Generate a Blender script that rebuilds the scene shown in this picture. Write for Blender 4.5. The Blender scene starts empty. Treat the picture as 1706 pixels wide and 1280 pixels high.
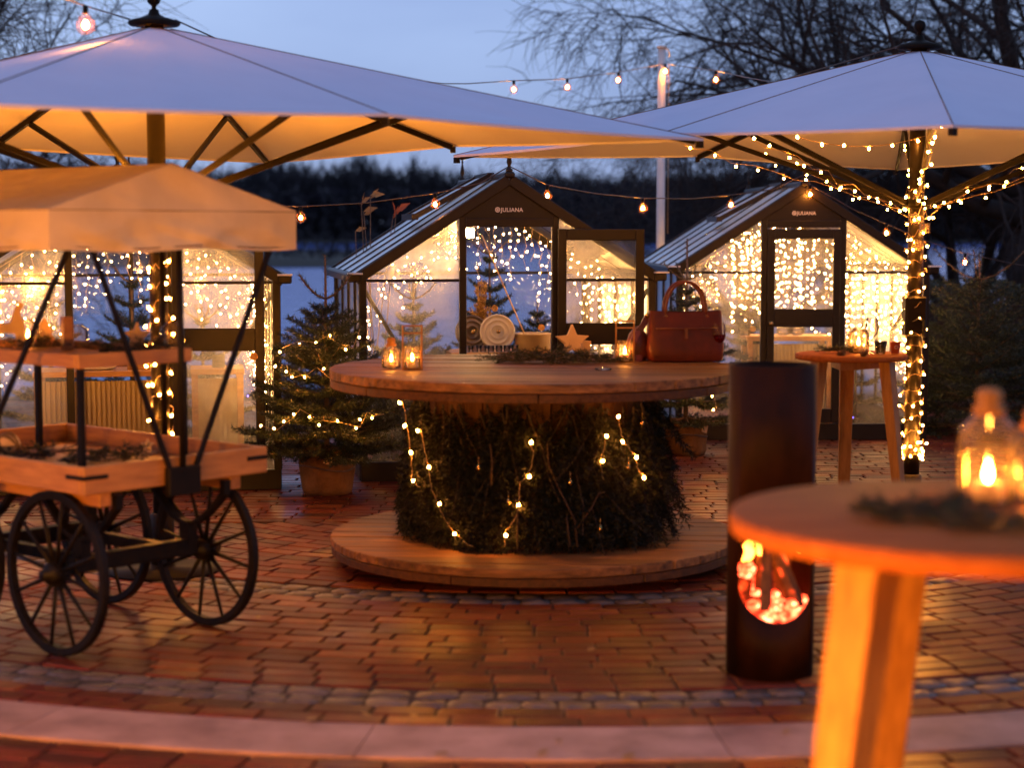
import bpy, math, random
import numpy as np
from mathutils import Vector, Matrix, Euler, noise as mnoise

# ------------------------------------------------------------------ camera, sky, exposure
SC = bpy.context.scene
COL = SC.collection
F, CX, CY, HC = 3000.0, 853.0, 640.0, 1.78          # photograph pixels, eye height in metres
PITCH = math.atan(255.0 / 3000.0)
SP, CP = math.sin(PITCH), math.cos(PITCH)

cam_d = bpy.data.cameras.new('camera')
cam = bpy.data.objects.new('camera', cam_d)
COL.objects.link(cam)
cam.location = (0, 0, HC)
cam.rotation_euler = (math.pi / 2 - PITCH, 0, 0)
cam_d.sensor_width = 36.0
cam_d.lens = 36.0 * F / 1706.0
cam_d.clip_start = 0.1
cam_d.clip_end = 6000
cam_d.dof.use_dof = True
cam_d.dof.focus_distance = 12.0
cam_d.dof.aperture_fstop = 1.5
SC.camera = cam

SUN_EL, SUN_ROT = math.radians(8.0), math.radians(200)
world = bpy.data.worlds.new('World')
SC.world = world
world.use_nodes = True
wn = world.node_tree
wn.nodes.clear()
w_out = wn.nodes.new('ShaderNodeOutputWorld')
w_bg = wn.nodes.new('ShaderNodeBackground')
w_sky = wn.nodes.new('ShaderNodeTexSky')
w_sky.sky_type = 'NISHITA'
w_sky.sun_disc = False
w_sky.sun_elevation = SUN_EL
w_sky.sun_rotation = SUN_ROT
w_sky.air_density = 1.0
w_sky.dust_density = 0.6
w_sky.ozone_density = 4.0
w_tint = wn.nodes.new('ShaderNodeMix')
w_tint.data_type = 'RGBA'; w_tint.blend_type = 'MULTIPLY'
w_tint.inputs[0].default_value = 1.0
w_tint.inputs[7].default_value = (1.0, 0.82, 1.05, 1)
# soft dusk cloud: one even veil with a little unevenness
w_tc = wn.nodes.new('ShaderNodeTexCoord')
w_map = wn.nodes.new('ShaderNodeMapping'); w_map.inputs['Scale'].default_value = (1.2, 1.2, 4.0)
w_noise = wn.nodes.new('ShaderNodeTexNoise')
w_noise.inputs['Scale'].default_value = 1.6; w_noise.inputs['Detail'].default_value = 5
w_ramp = wn.nodes.new('ShaderNodeValToRGB')
w_ramp.color_ramp.elements[0].position = 0.3; w_ramp.color_ramp.elements[0].color = (0.62, 0.64, 0.72, 1)
w_ramp.color_ramp.elements[1].position = 0.7; w_ramp.color_ramp.elements[1].color = (1.12, 1.10, 1.04, 1)
w_mul = wn.nodes.new('ShaderNodeMix'); w_mul.data_type = 'RGBA'; w_mul.blend_type = 'MULTIPLY'
w_mul.inputs[0].default_value = 1.0
wn.links.new(w_tc.outputs['Generated'], w_map.inputs['Vector'])
wn.links.new(w_map.outputs['Vector'], w_noise.inputs['Vector'])
wn.links.new(w_noise.outputs['Fac'], w_ramp.inputs['Fac'])
wn.links.new(w_sky.outputs['Color'], w_tint.inputs[6])
w_veil = wn.nodes.new('ShaderNodeMix'); w_veil.data_type = 'RGBA'; w_veil.inputs[0].default_value = 0.78
w_veil.inputs[7].default_value = (3.05, 4.05, 6.8, 1)      # thin even dusk overcast
wn.links.new(w_tint.outputs[2], w_veil.inputs[6])
wn.links.new(w_veil.outputs[2], w_mul.inputs[6])
wn.links.new(w_ramp.outputs['Color'], w_mul.inputs[7])
wn.links.new(w_mul.outputs[2], w_bg.inputs['Color'])
wn.links.new(w_bg.outputs['Background'], w_out.inputs['Surface'])
w_bg.inputs['Strength'].default_value = 0.14

sun_d = bpy.data.lights.new('sun', 'SUN')
sun_d.energy = 0.03; sun_d.angle = math.radians(25); sun_d.color = (1.0, 0.9, 0.85)
sun = bpy.data.objects.new('sun', sun_d)
COL.objects.link(sun)
sun.rotation_euler = (math.radians(80), 0, math.radians(160))

SC.view_settings.view_transform = 'Standard'
SC.view_settings.look = 'None'
SC.view_settings.exposure = 0.0
SC.view_settings.gamma = 1.0
SC.view_settings.use_curve_mapping = False
cy = SC.cycles
cy.use_denoising = True
try:
    cy.denoiser = 'OPENIMAGEDENOISE'
except Exception:
    pass
cy.max_bounces = 7; cy.diffuse_bounces = 3; cy.glossy_bounces = 3
cy.transmission_bounces = 5; cy.transparent_max_bounces = 24
cy.caustics_reflective = False; cy.caustics_refractive = False
cy.sample_clamp_indirect = 3.0
cy.use_light_tree = True

# ------------------------------------------------------------------ helpers
def ray(px, py):
    x = (px - CX) / F; y = (CY - py) / F
    return Vector((x, CP + y * SP, -SP + y * CP))
def at(px, py, Y):
    r = ray(px, py); return Vector((0, 0, HC)) + r * (Y / r.y)
def gnd(px, py, z=0.0):
    r = ray(px, py); return Vector((0, 0, HC)) + r * ((z - HC) / r.z)
def proj(p):
    dx, dy, dz = p[0], p[1], p[2] - HC
    f = dy * CP - dz * SP; u = dy * SP + dz * CP
    if f <= 0.05: return None
    return (CX + F * dx / f, CY - F * u / f)

def tag(o, label=None, cat=None, group=None, kind=None):
    if label: o['label'] = label
    if cat: o['category'] = cat
    if group: o['group'] = group
    if kind: o['kind'] = kind
    return o
def empty(name, loc=(0, 0, 0), rz=0.0, label=None, cat=None, group=None):
    o = bpy.data.objects.new(name, None); COL.objects.link(o)
    o.empty_display_size = 0.1
    o.location = loc; o.rotation_euler = (0, 0, rz)
    return tag(o, label, cat, group)
def link(name, me, parent=None, loc=None, rot=None):
    o = bpy.data.objects.new(name, me); COL.objects.link(o)
    if parent is not None: o.parent = parent
    if loc is not None: o.location = loc
    if rot is not None: o.rotation_euler = rot
    return o

class MB:
    def __init__(s): s.v = []; s.f = []; s.s = []
    def add(s, vs, fs, smooth=False):
        n = len(s.v); s.v.extend([tuple(v) for v in vs])
        s.f.extend([tuple(i + n for i in f) for f in fs]); s.s.extend([smooth] * len(fs)); return s
    def box(s, c, size, R=None):
        hx, hy, hz = size[0] / 2, size[1] / 2, size[2] / 2
        vs = []
        for z in (-hz, hz):
            for x, y in ((-hx, -hy), (hx, -hy), (hx, hy), (-hx, hy)):
                p = Vector((x, y, z))
                if R is not None: p = R @ p
                vs.append(p + Vector(c))
        return s.add(vs, [(3, 2, 1, 0), (4, 5, 6, 7), (0, 1, 5, 4), (1, 2, 6, 5), (2, 3, 7, 6), (3, 0, 4, 7)])
    def bar(s, a, b, w, h, up=(0, 0, 1), taper=1.0):
        a = Vector(a); b = Vector(b); d = (b - a).normalized(); up = Vector(up)
        if abs(d.dot(up)) > 0.97: up = Vector((0, 1, 0))
        sd = d.cross(up).normalized(); u = sd.cross(d).normalized()
        vs = []
        for p, k in ((a, 1.0), (b, taper)):
            for x, y in ((-1, -1), (1, -1), (1, 1), (-1, 1)):
                vs.append(p + sd * (x * w / 2 * k) + u * (y * h / 2 * k))
        return s.add(vs, [(3, 2, 1, 0), (4, 5, 6, 7), (0, 1, 5, 4), (1, 2, 6, 5), (2, 3, 7, 6), (3, 0, 4, 7)])
    def tube(s, pts, r, n=6, caps=True, smooth=True):
        pts = [Vector(p) for p in pts]; m = len(pts)
        rs = r if isinstance(r, (list, tuple)) else [r] * m
        prev = None; rings = []
        for i, p in enumerate(pts):
            d = (pts[min(i + 1, m - 1)] - pts[max(i - 1, 0)])
            d = d.normalized() if d.length > 1e-9 else Vector((0, 0, 1))
            if prev is None:
                a = Vector((0, 0, 1)) if abs(d.z) < 0.9 else Vector((1, 0, 0))
                x = d.cross(a).normalized()
            else:
                x = (prev - d * prev.dot(d))
                x = x.normalized() if x.length > 1e-6 else d.orthogonal().normalized()
            prev = x; y = d.cross(x)
            rings.append([p + (x * math.cos(2 * math.pi * k / n) + y * math.sin(2 * math.pi * k / n)) * rs[i] for k in range(n)])
        vs = [v for rg in rings for v in rg]; fs = []
        for i in range(m - 1):
            for k in range(n):
                fs.append((i * n + k, i * n + (k + 1) % n, (i + 1) * n + (k + 1) % n, (i + 1) * n + k))
        s.add(vs, fs, smooth)
        if caps:
            o = len(s.v) - m * n
            s.f.append(tuple(o + k for k in reversed(range(n)))); s.s.append(False)
            s.f.append(tuple(o + (m - 1) * n + k for k in range(n))); s.s.append(False)
        return s
    def lathe(s, prof, n=24, c=(0, 0, 0), smooth=True, M=None):
        vs = []; fs = []
        for r, z in prof:
            for k in range(n):
                a = 2 * math.pi * k / n
                p = Vector((r * math.cos(a), r * math.sin(a), z))
                if M is not None: p = M @ p
                vs.append(p + Vector(c))
        m = len(prof)
        for i in range(m - 1):
            for k in range(n):
                fs.append((i * n + k, i * n + (k + 1) % n, (i + 1) * n + (k + 1) % n, (i + 1) * n + k))
        return s.add(vs, fs, smooth)
    def prism(s, poly, t, M=None):
        """polygon in local xz, extruded along local y by t (centred)"""
        n = len(poly); vs = []
        for y in (-t / 2, t / 2):
            for x, z in poly:
                p = Vector((x, y, z)); vs.append(M @ p if M is not None else p)
        fs = [tuple(range(n)), tuple(reversed(range(n, 2 * n)))]
        for i in range(n):
            j = (i + 1) % n; fs.append((i, i + n, j + n, j))
        return s.add(vs, fs)
    def ball(s, c, r, n=10, m=6, sz=1.0):
        prof = [(max(1e-4, r * math.sin(math.pi * i / m)), -r * sz * math.cos(math.pi * i / m)) for i in range(m + 1)]
        return s.lathe(prof, n, c)
    def mesh(s, name, mat, bevel=0):
        me = bpy.data.meshes.new(name); me.from_pydata(s.v, [], s.f)
        me.polygons.foreach_set('use_smooth', s.s); me.materials.append(mat); me.update()
        return me
    def build(s, name, mat, parent=None, loc=None, rot=None, bevel=0.0):
        o = link(name, s.mesh(name, mat), parent, loc, rot)
        if bevel:
            b = o.modifiers.new('bevel', 'BEVEL'); b.width = bevel; b.segments = 1; b.limit_method = 'ANGLE'
        return o

def tri_mesh(name, V, mat, smooth=False):
    """V: (N,3,3) triangles"""
    V = np.asarray(V, dtype=np.float32); n = V.shape[0]
    me = bpy.data.meshes.new(name)
    me.vertices.add(n * 3); me.vertices.foreach_set('co', V.reshape(-1))
    me.loops.add(n * 3); me.loops.foreach_set('vertex_index', np.arange(n * 3, dtype=np.int32))
    me.polygons.add(n); me.polygons.foreach_set('loop_start', np.arange(0, n * 3, 3, dtype=np.int32))
    me.materials.append(mat); me.update(calc_edges=True); me.validate()
    return me

# ------------------------------------------------------------------ materials
def new_mat(name):
    m = bpy.data.materials.new(name); m.use_nodes = True
    nt = m.node_tree; b = nt.nodes['Principled BSDF']; return m, nt, b
def nd(nt, t, **kw):
    n = nt.nodes.new(t)
    for k, v in kw.items():
        if k in n.inputs: n.inputs[k].default_value = v
        else: setattr(n, k, v)
    return n
def ramp(nt, stops):
    r = nt.nodes.new('ShaderNodeValToRGB'); e = r.color_ramp.elements
    while len(e) < len(stops): e.new(0.5)
    for i, (p, c) in enumerate(stops):
        e[i].position = p; e[i].color = (c[0], c[1], c[2], 1)
    return r
def simple(name, c1, c2=None, rough=0.5, metal=0.0, scale=6.0, stretch=(1, 1, 1), bump=0.0, bscale=None,
           coat=0.0, rvar=0.0, objrand=0.0, translucent=0.0, spec=None, detail=5):
    m, nt, b = new_mat(name)
    b.inputs['Roughness'].default_value = rough; b.inputs['Metallic'].default_value = metal
    if spec is not None: b.inputs['Specular IOR Level'].default_value = spec
    if coat: b.inputs['Coat Weight'].default_value = coat
    tc = nd(nt, 'ShaderNodeTexCoord'); mp = nd(nt, 'ShaderNodeMapping'); mp.inputs['Scale'].default_value = stretch
    nt.links.new(tc.outputs['Object'], mp.inputs['Vector'])
    nz = nd(nt, 'ShaderNodeTexNoise', Scale=scale, Detail=detail, Roughness=0.6)
    nt.links.new(mp.outputs['Vector'], nz.inputs['Vector'])
    c2 = c2 or tuple(x * 0.7 for x in c1)
    rp = ramp(nt, [(0.32, c2), (0.68, c1)])
    nt.links.new(nz.outputs['Fac'], rp.inputs['Fac'])
    col = rp.outputs['Color']
    if objrand:
        oi = nd(nt, 'ShaderNodeObjectInfo'); mr = nd(nt, 'ShaderNodeMapRange')
        mr.inputs['To Min'].default_value = 1 - objrand; mr.inputs['To Max'].default_value = 1 + objrand
        nt.links.new(oi.outputs['Random'], mr.inputs['Value'])
        mu = nd(nt, 'ShaderNodeVectorMath', operation='SCALE')
        nt.links.new(col, mu.inputs[0]); nt.links.new(mr.outputs['Result'], mu.inputs['Scale']); col = mu.outputs['Vector']
    nt.links.new(col, b.inputs['Base Color'])
    if rvar:
        mr2 = nd(nt, 'ShaderNodeMapRange')
        mr2.inputs['To Min'].default_value = max(0.02, rough - rvar); mr2.inputs['To Max'].default_value = rough + rvar
        mr2.inputs['From Min'].default_value = 0.3; mr2.inputs['From Max'].default_value = 0.7
        nt.links.new(nz.outputs['Fac'], mr2.inputs['Value']); nt.links.new(mr2.outputs['Result'], b.inputs['Roughness'])
    if bump:
        n2 = nz
        if bscale:
            n2 = nd(nt, 'ShaderNodeTexNoise', Scale=bscale, Detail=4); nt.links.new(mp.outputs['Vector'], n2.inputs['Vector'])
        bp = nd(nt, 'ShaderNodeBump', Strength=bump, Distance=0.01)
        nt.links.new(n2.outputs['Fac'], bp.inputs['Height']); nt.links.new(bp.outputs['Normal'], b.inputs['Normal'])
    if translucent:
        out = nt.nodes['Material Output']
        tr = nd(nt, 'ShaderNodeBsdfTranslucent'); nt.links.new(col, tr.inputs['Color'])
        mx = nd(nt, 'ShaderNodeMixShader'); mx.inputs[0].default_value = translucent
        nt.links.new(b.outputs[0], mx.inputs[1]); nt.links.new(tr.outputs[0], mx.inputs[2])
        nt.links.new(mx.outputs[0], out.inputs['Surface'])
    return m
def emit(name, c, strength, sampling=True):
    m = bpy.data.materials.new(name); m.use_nodes = True; nt = m.node_tree; nt.nodes.clear()
    e = nd(nt, 'ShaderNodeEmission', Strength=strength); e.inputs['Color'].default_value = (*c, 1)
    o = nd(nt, 'ShaderNodeOutputMaterial'); nt.links.new(e.outputs[0], o.inputs['Surface'])
    return m
def pane_mat(name, haze, haze_var, tint, gloss_rough=0.05, scale=3.0, tcol=(0.9, 0.86, 0.78), ior=1.35):
    """thin sheet: lets most rays straight through, scatters some (dew, twin-wall sheet), mirrors a little"""
    m = bpy.data.materials.new(name); m.use_nodes = True; nt = m.node_tree; nt.nodes.clear()
    o = nd(nt, 'ShaderNodeOutputMaterial')
    tp = nd(nt, 'ShaderNodeBsdfTransparent'); tp.inputs['Color'].default_value = (*tint, 1)
    tl = nd(nt, 'ShaderNodeBsdfTranslucent'); tl.inputs['Color'].default_value = (*tcol, 1)
    gl = nd(nt, 'ShaderNodeBsdfGlossy', Roughness=gloss_rough)
    tc = nd(nt, 'ShaderNodeTexCoord'); nz = nd(nt, 'ShaderNodeTexNoise', Scale=scale, Detail=6, Roughness=0.65)
    nt.links.new(tc.outputs['Object'], nz.inputs['Vector'])
    mr = nd(nt, 'ShaderNodeMapRange'); mr.inputs['From Min'].default_value = 0.35; mr.inputs['From Max'].default_value = 0.68
    mr.inputs['To Min'].default_value = max(0, haze - haze_var); mr.inputs['To Max'].default_value = min(1, haze + haze_var)
    nt.links.new(nz.outputs['Fac'], mr.inputs['Value'])
    m1 = nd(nt, 'ShaderNodeMixShader'); nt.links.new(mr.outputs['Result'], m1.inputs[0])
    nt.links.new(tp.outputs[0], m1.inputs[1]); nt.links.new(tl.outputs[0], m1.inputs[2])
    lw = nd(nt, 'ShaderNodeFresnel', IOR=ior)
    m2 = nd(nt, 'ShaderNodeMixShader'); nt.links.new(lw.outputs[0], m2.inputs[0])
    nt.links.new(m1.outputs[0], m2.inputs[1]); nt.links.new(gl.outputs[0], m2.inputs[2])
    nt.links.new(m2.outputs[0], o.inputs['Surface'])
    return m

M = {}
M['frame'] = simple('dark_bronze_aluminium', (0.014, 0.009, 0.006), (0.010, 0.006, 0.004), rough=0.42, metal=0.1, spec=0.3, scale=9)
M['black_metal'] = simple('black_painted_metal', (0.008, 0.006, 0.004), (0.005, 0.004, 0.003), rough=0.6, spec=0.12, scale=14, bump=0.05)
M['iron'] = simple('old_black_iron', (0.009, 0.006, 0.004), (0.004, 0.003, 0.002), rough=0.55, spec=0.16, scale=22, bump=0.15, rvar=0.1)
M['pole_metal'] = simple('brown_black_pole', (0.012, 0.008, 0.005), (0.008, 0.005, 0.003), rough=0.5, spec=0.15, scale=8)
M['glass'] = pane_mat('misted_glass', 0.17, 0.13, (0.97, 0.97, 0.95))
M['mist'] = pane_mat('heavily_misted_glass', 0.30, 0.16, (0.96, 0.95, 0.92), scale=2.2)
M['poly'] = pane_mat('milky_twin_wall_sheet', 0.72, 0.06, (0.92, 0.92, 0.92), gloss_rough=0.3, tcol=(0.95, 0.92, 0.86), ior=1.14)
M['jar'] = pane_mat('ribbed_jar_glass', 0.07, 0.05, (0.98, 0.92, 0.82), scale=30, tcol=(0.9, 0.7, 0.45))
M['clear'] = pane_mat('clear_drinking_glass', 0.05, 0.04, (0.97, 0.97, 0.96), scale=20)
M['amber'] = pane_mat('red_drink', 0.35, 0.1, (0.75, 0.10, 0.03), scale=20, tcol=(0.7, 0.08, 0.02))
M['wood'] = simple('pale_pine', (0.44, 0.20, 0.048), (0.26, 0.105, 0.024), rough=0.5, scale=2.2, stretch=(2, 14, 14), bump=0.12, objrand=0.12)
M['wood_y'] = simple('pale_pine_lengthwise', (0.44, 0.20, 0.048), (0.26, 0.105, 0.024), rough=0.5, scale=2.2, stretch=(14, 2, 14), bump=0.12, objrand=0.12)
M['oak'] = simple('oiled_oak', (0.46, 0.21, 0.045), (0.27, 0.11, 0.022), rough=0.5, spec=0.25, scale=2.5, stretch=(14, 14, 1.5), bump=0.15, objrand=0.08)
M['oak_top'] = simple('oiled_oak_top', (0.38, 0.115, 0.026), (0.22, 0.06, 0.013), rough=0.6, scale=2.0, stretch=(2, 16, 16), bump=0.14, spec=0.04)
M['plank'] = simple('weathered_spool_plank', (0.27, 0.122, 0.040), (0.055, 0.022, 0.008), rough=0.6, spec=0.25, scale=2.6, stretch=(1.6, 12, 12), bump=0.45, objrand=0.38, rvar=0.12)
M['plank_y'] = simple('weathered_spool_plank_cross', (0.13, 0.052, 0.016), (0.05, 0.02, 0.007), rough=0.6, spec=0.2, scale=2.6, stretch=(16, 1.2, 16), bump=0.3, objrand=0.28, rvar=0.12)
M['stave'] = simple('drum_stave', (0.11, 0.05, 0.018), (0.05, 0.022, 0.009), rough=0.7, spec=0.15, scale=3, stretch=(14, 14, 1.5), bump=0.2, objrand=0.25)
M['parasol'] = simple('grey_parasol_cloth', (0.55, 0.58, 0.74), (0.51, 0.54, 0.70), rough=0.85, scale=2.2, bump=0.25, bscale=7, translucent=0.02)
M['canvas'] = simple('cream_canvas', (0.76, 0.59, 0.33), (0.64, 0.48, 0.25), rough=0.85, scale=3.5, bump=0.9, bscale=3.4, translucent=0.18)
M['burlap'] = simple('jute_wrap', (0.22, 0.105, 0.035), (0.12, 0.055, 0.018), rough=0.95, spec=0.1, scale=9, bump=0.6, bscale=60)
M['needle'] = simple('fir_needles', (0.026, 0.038, 0.017), (0.012, 0.020, 0.010), rough=0.5, scale=14, translucent=0.12, spec=0.3)
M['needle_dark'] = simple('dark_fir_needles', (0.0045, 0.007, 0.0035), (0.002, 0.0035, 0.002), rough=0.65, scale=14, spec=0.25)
M['twig'] = simple('brown_twigs', (0.14, 0.085, 0.05), (0.08, 0.05, 0.03), rough=0.8, scale=12)
M['bough_twig'] = simple('bough_twig', (0.055, 0.028, 0.014), (0.03, 0.015, 0.008), rough=0.85, scale=12)
M['bark'] = simple('dark_bark', (0.052, 0.036, 0.030), (0.026, 0.018, 0.016), rough=0.85, scale=6, bump=0.4)
M['hedge'] = simple('hedge_leaves', (0.075, 0.070, 0.030), (0.035, 0.040, 0.018), rough=0.5, scale=10, translucent=0.15)
M['wood_far'] = simple('hazed_far_wood', (0.018, 0.015, 0.019), (0.009, 0.008, 0.011), rough=0.9, scale=0.08)  # purple tint puts the distance haze into the colour
M['leather'] = simple('russet_leather', (0.105, 0.015, 0.004), (0.050, 0.007, 0.002), rough=0.5, spec=0.3, scale=8, bump=0.15, bscale=90, rvar=0.08)
M['leather_dark'] = simple('dark_russet_leather', (0.13, 0.028, 0.012), (0.08, 0.016, 0.007), rough=0.42, scale=8, bump=0.2, bscale=70)
M['brass'] = simple('brass', (0.55, 0.36, 0.13), rough=0.25, metal=1.0, scale=30)
M['wax'] = simple('candle_wax', (0.85, 0.72, 0.52), rough=0.4, translucent=0.35)
M['ceramic'] = simple('cream_enamel', (0.44, 0.31, 0.14), (0.38, 0.26, 0.11), rough=0.25, scale=5)
M['ceramic_grey'] = simple('grey_enamel', (0.50, 0.44, 0.36), (0.44, 0.38, 0.30), rough=0.25, scale=5)
M['steel'] = simple('dark_steel', (0.16, 0.13, 0.11), rough=0.3, metal=0.8, scale=12)
M['rust'] = simple('heat_darkened_steel', (0.032, 0.010, 0.003), (0.008, 0.003, 0.0015), rough=0.55, metal=0.0, spec=0.10, scale=5, bump=0.08, bscale=40, rvar=0.08, stretch=(1, 1, 0.5))
M['white_paint'] = simple('white_mast_paint', (0.70, 0.68, 0.66), (0.60, 0.58, 0.56), rough=0.4, scale=4)
M['white_print'] = simple('white_print', (0.75, 0.70, 0.62), rough=0.6)
M['dry_gold'] = simple('dried_golden_grass', (0.50, 0.30, 0.07), (0.34, 0.19, 0.04), rough=0.7, translucent=0.2)
M['orange_rind'] = simple('dried_orange', (0.62, 0.32, 0.06), (0.42, 0.18, 0.03), rough=0.5, translucent=0.3, scale=40)
M['cone'] = simple('pine_cone', (0.17, 0.085, 0.04), (0.09, 0.045, 0.02), rough=0.7, scale=20)
M['terracotta'] = simple('red_paper_cup', (0.42, 0.075, 0.03), rough=0.5)
M['star'] = simple('pale_wood_star', (0.66, 0.46, 0.22), (0.55, 0.36, 0.16), rough=0.6, spec=0.2, scale=8)
M['wire'] = simple('pale_light_wire', (0.42, 0.28, 0.13), rough=0.35, scale=20)
M['wire_dark'] = simple('dark_cable', (0.06, 0.035, 0.022), rough=0.45, scale=20)
M['dry_leaf'] = simple('dry_leaf', (0.32, 0.20, 0.07), (0.20, 0.11, 0.04), rough=0.6, translucent=0.2)
M['rust_leaf'] = simple('rust_leaf', (0.40, 0.09, 0.02), rough=0.6, translucent=0.2)
M['charcoal'] = simple('charred_log', (0.05, 0.028, 0.018), (0.015, 0.010, 0.008), rough=0.9, scale=20, bump=0.5)
M['soil'] = simple('dark_soil', (0.030, 0.026, 0.014), (0.014, 0.013, 0.008), rough=0.95, scale=3, bump=0.4, bscale=20)
WARM = (1.0, 0.50, 0.17)
M['festoon'] = emit('festoon_glow', (1.0, 0.33, 0.05), 520)
M['bulb_halo_glass'] = pane_mat('amber_halo_glass', 0.013, 0.004, (1.0, 0.97, 0.9), scale=20, tcol=(1.0, 0.36, 0.06), ior=1.08)  # amber globe stands in for the soft halo round each bulb
M['fill_lamp'] = emit('fill_lamp_glow', (1.0, 0.33, 0.03), 1150)  # this and the low one: lamps added out of view as front fill
M['low_fill_lamp'] = emit('low_fill_lamp_glow', (1.0, 0.33, 0.03), 620)
M['fill_ring_lamp'] = emit('fill_ring_lamp_glow', (1.0, 0.27, 0.012), 2300)  # for the hidden uplight added under the left parasol
M['fairy'] = emit('fairy_glow', (1.0, 0.33, 0.04), 520)
M['fairy_dense'] = emit('curtain_fairy_glow', (1.0, 0.48, 0.13), 430)
M['flame'] = emit('candle_flame', (1.0, 0.33, 0.045), 420)
M['lamp'] = emit('floodlight_glow', (1.0, 0.55, 0.18), 1000)
M['blue_led'] = emit('blue_led', (0.15, 0.12, 1.0), 8)

def brick_mat(name, use_attr):
    m, nt, b = new_mat(name)
    if use_attr:
        a = nd(nt, 'ShaderNodeAttribute', attribute_name='shade'); rnd = a.outputs['Fac']
    else:
        a = nd(nt, 'ShaderNodeObjectInfo'); rnd = a.outputs['Random']
    rp = ramp(nt, [(0.0, (0.045, 0.007, 0.002)), (0.25, (0.078, 0.011, 0.0025)), (0.6, (0.115, 0.017, 0.0035)), (0.85, (0.15, 0.027, 0.006)), (1.0, (0.21, 0.060, 0.015))])
    nt.links.new(rnd, rp.inputs['Fac'])
    g = nd(nt, 'ShaderNodeNewGeometry')
    nz = nd(nt, 'ShaderNodeTexNoise', Scale=9, Detail=6, Roughness=0.7); nt.links.new(g.outputs['Position'], nz.inputs['Vector'])
    r2 = ramp(nt, [(0.3, (0.55, 0.55, 0.55)), (0.7, (1.15, 1.12, 1.1))]); nt.links.new(nz.outputs['Fac'], r2.inputs['Fac'])
    mx = nd(nt, 'ShaderNodeMix', data_type='RGBA', blend_type='MULTIPLY'); mx.inputs[0].default_value = 1
    nt.links.new(rp.outputs['Color'], mx.inputs[6]); nt.links.new(r2.outputs['Color'], mx.inputs[7])
    nt.links.new(mx.outputs[2], b.inputs['Base Color'])
    n3 = nd(nt, 'ShaderNodeTexNoise', Scale=1.3, Detail=3); nt.links.new(g.outputs['Position'], n3.inputs['Vector'])
    mr = nd(nt, 'ShaderNodeMapRange'); mr.inputs['From Min'].default_value = 0.35; mr.inputs['From Max'].default_value = 0.65
    mr.inputs['To Min'].default_value = 0.30; mr.inputs['To Max'].default_value = 0.66
    nt.links.new(n3.outputs['Fac'], mr.inputs['Value']); nt.links.new(mr.outputs['Result'], b.inputs['Roughness'])
    n4 = nd(nt, 'ShaderNodeTexNoise', Scale=45, Detail=5); nt.links.new(g.outputs['Position'], n4.inputs['Vector'])
    b.inputs['Specular IOR Level'].default_value = 0.24
    bp = nd(nt, 'ShaderNodeBump', Strength=0.28, Distance=0.006); nt.links.new(n4.outputs['Fac'], bp.inputs['Height'])
    nt.links.new(bp.outputs['Normal'], b.inputs['Normal'])
    return m
M['brick'] = brick_mat('clay_paver', False)
M['brick_field'] = brick_mat('clay_paver_field', True)
M['sett'] = simple('granite_sett', (0.10, 0.074, 0.066), (0.045, 0.034, 0.031), rough=0.42, scale=18, bump=0.5, bscale=50, objrand=0.3, rvar=0.1)
M['kerb'] = simple('pale_kerb_stone', (0.40, 0.245, 0.20), (0.20, 0.115, 0.095), rough=0.6, spec=0.25, scale=3.4, bump=0.15, bscale=60, objrand=0.08)
M['joint'] = simple('joint_sand', (0.030, 0.018, 0.011), (0.015, 0.010, 0.007), rough=0.95, scale=12, bump=0.4, bscale=80)

# ------------------------------------------------------------------ terrain and lake
def build_ground():
    ys = [-60, -20, 0, 10, 18, 20, 23, 27, 32, 40, 80, 140, 150, 165, 190, 215, 230, 300, 400, 440, 470, 520, 700, 1200, 4000]
    xs = [-3000, -900, -300, -130, -90, -60, -40, -25, -15, -8, -4, 0, 4, 8, 15, 25, 50, 120, 300, 900, 3000]
    def zz(x, y):
        if y <= 20: z = -0.16
        elif y <= 32: z = -0.16 - (y - 20) / 12 * 1.6
        elif y <= 430: z = -3.0
        else: z = -0.9 + min(6.0, (y - 440) * 0.03)
        if 145 < y < 225 and -95 < x < -12:
            z = max(z, -0.75 + 0.25 * math.sin(x * 0.2))
        if y > 20 and x > 4: z = max(z, -0.16 - 0.02 * min(y - 20, 30) if y < 60 else z)
        return z
    v = [(x, y, zz(x, y)) for y in ys for x in xs]; n = len(xs)
    f = [(j * n + i, j * n + i + 1, (j + 1) * n + i + 1, (j + 1) * n + i) for j in range(len(ys) - 1) for i in range(n - 1)]
    mb = MB(); mb.add(v, f, True)
    return tag(mb.build('ground', M['soil']), kind='structure')
build_ground()
def build_lake():
    m, nt, b = new_mat('lake_water')
    b.inputs['Base Color'].default_value = (0.028, 0.095, 0.42, 1); b.inputs['Roughness'].default_value = 0.14
    b.inputs['IOR'].default_value = 1.11
    g = nd(nt, 'ShaderNodeNewGeometry'); mp = nd(nt, 'ShaderNodeMapping'); mp.inputs['Scale'].default_value = (0.25, 0.7, 1)
    nz = nd(nt, 'ShaderNodeTexNoise', Scale=1.0, Detail=4); nt.links.new(g.outputs['Position'], mp.inputs['Vector'])
    nt.links.new(mp.outputs['Vector'], nz.inputs['Vector'])
    bp = nd(nt, 'ShaderNodeBump', Strength=0.6, Distance=0.2); nt.links.new(nz.outputs['Fac'], bp.inputs['Height'])
    nt.links.new(bp.outputs['Normal'], b.inputs['Normal'])
    mb = MB(); mb.add([(-2500, 26, -1.2), (2500, 26, -1.2), (2500, 900, -1.2), (-2500, 900, -1.2)], [(0, 1, 2, 3)])
    tag(mb.build('lake', m), kind='structure')
build_lake()

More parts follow.
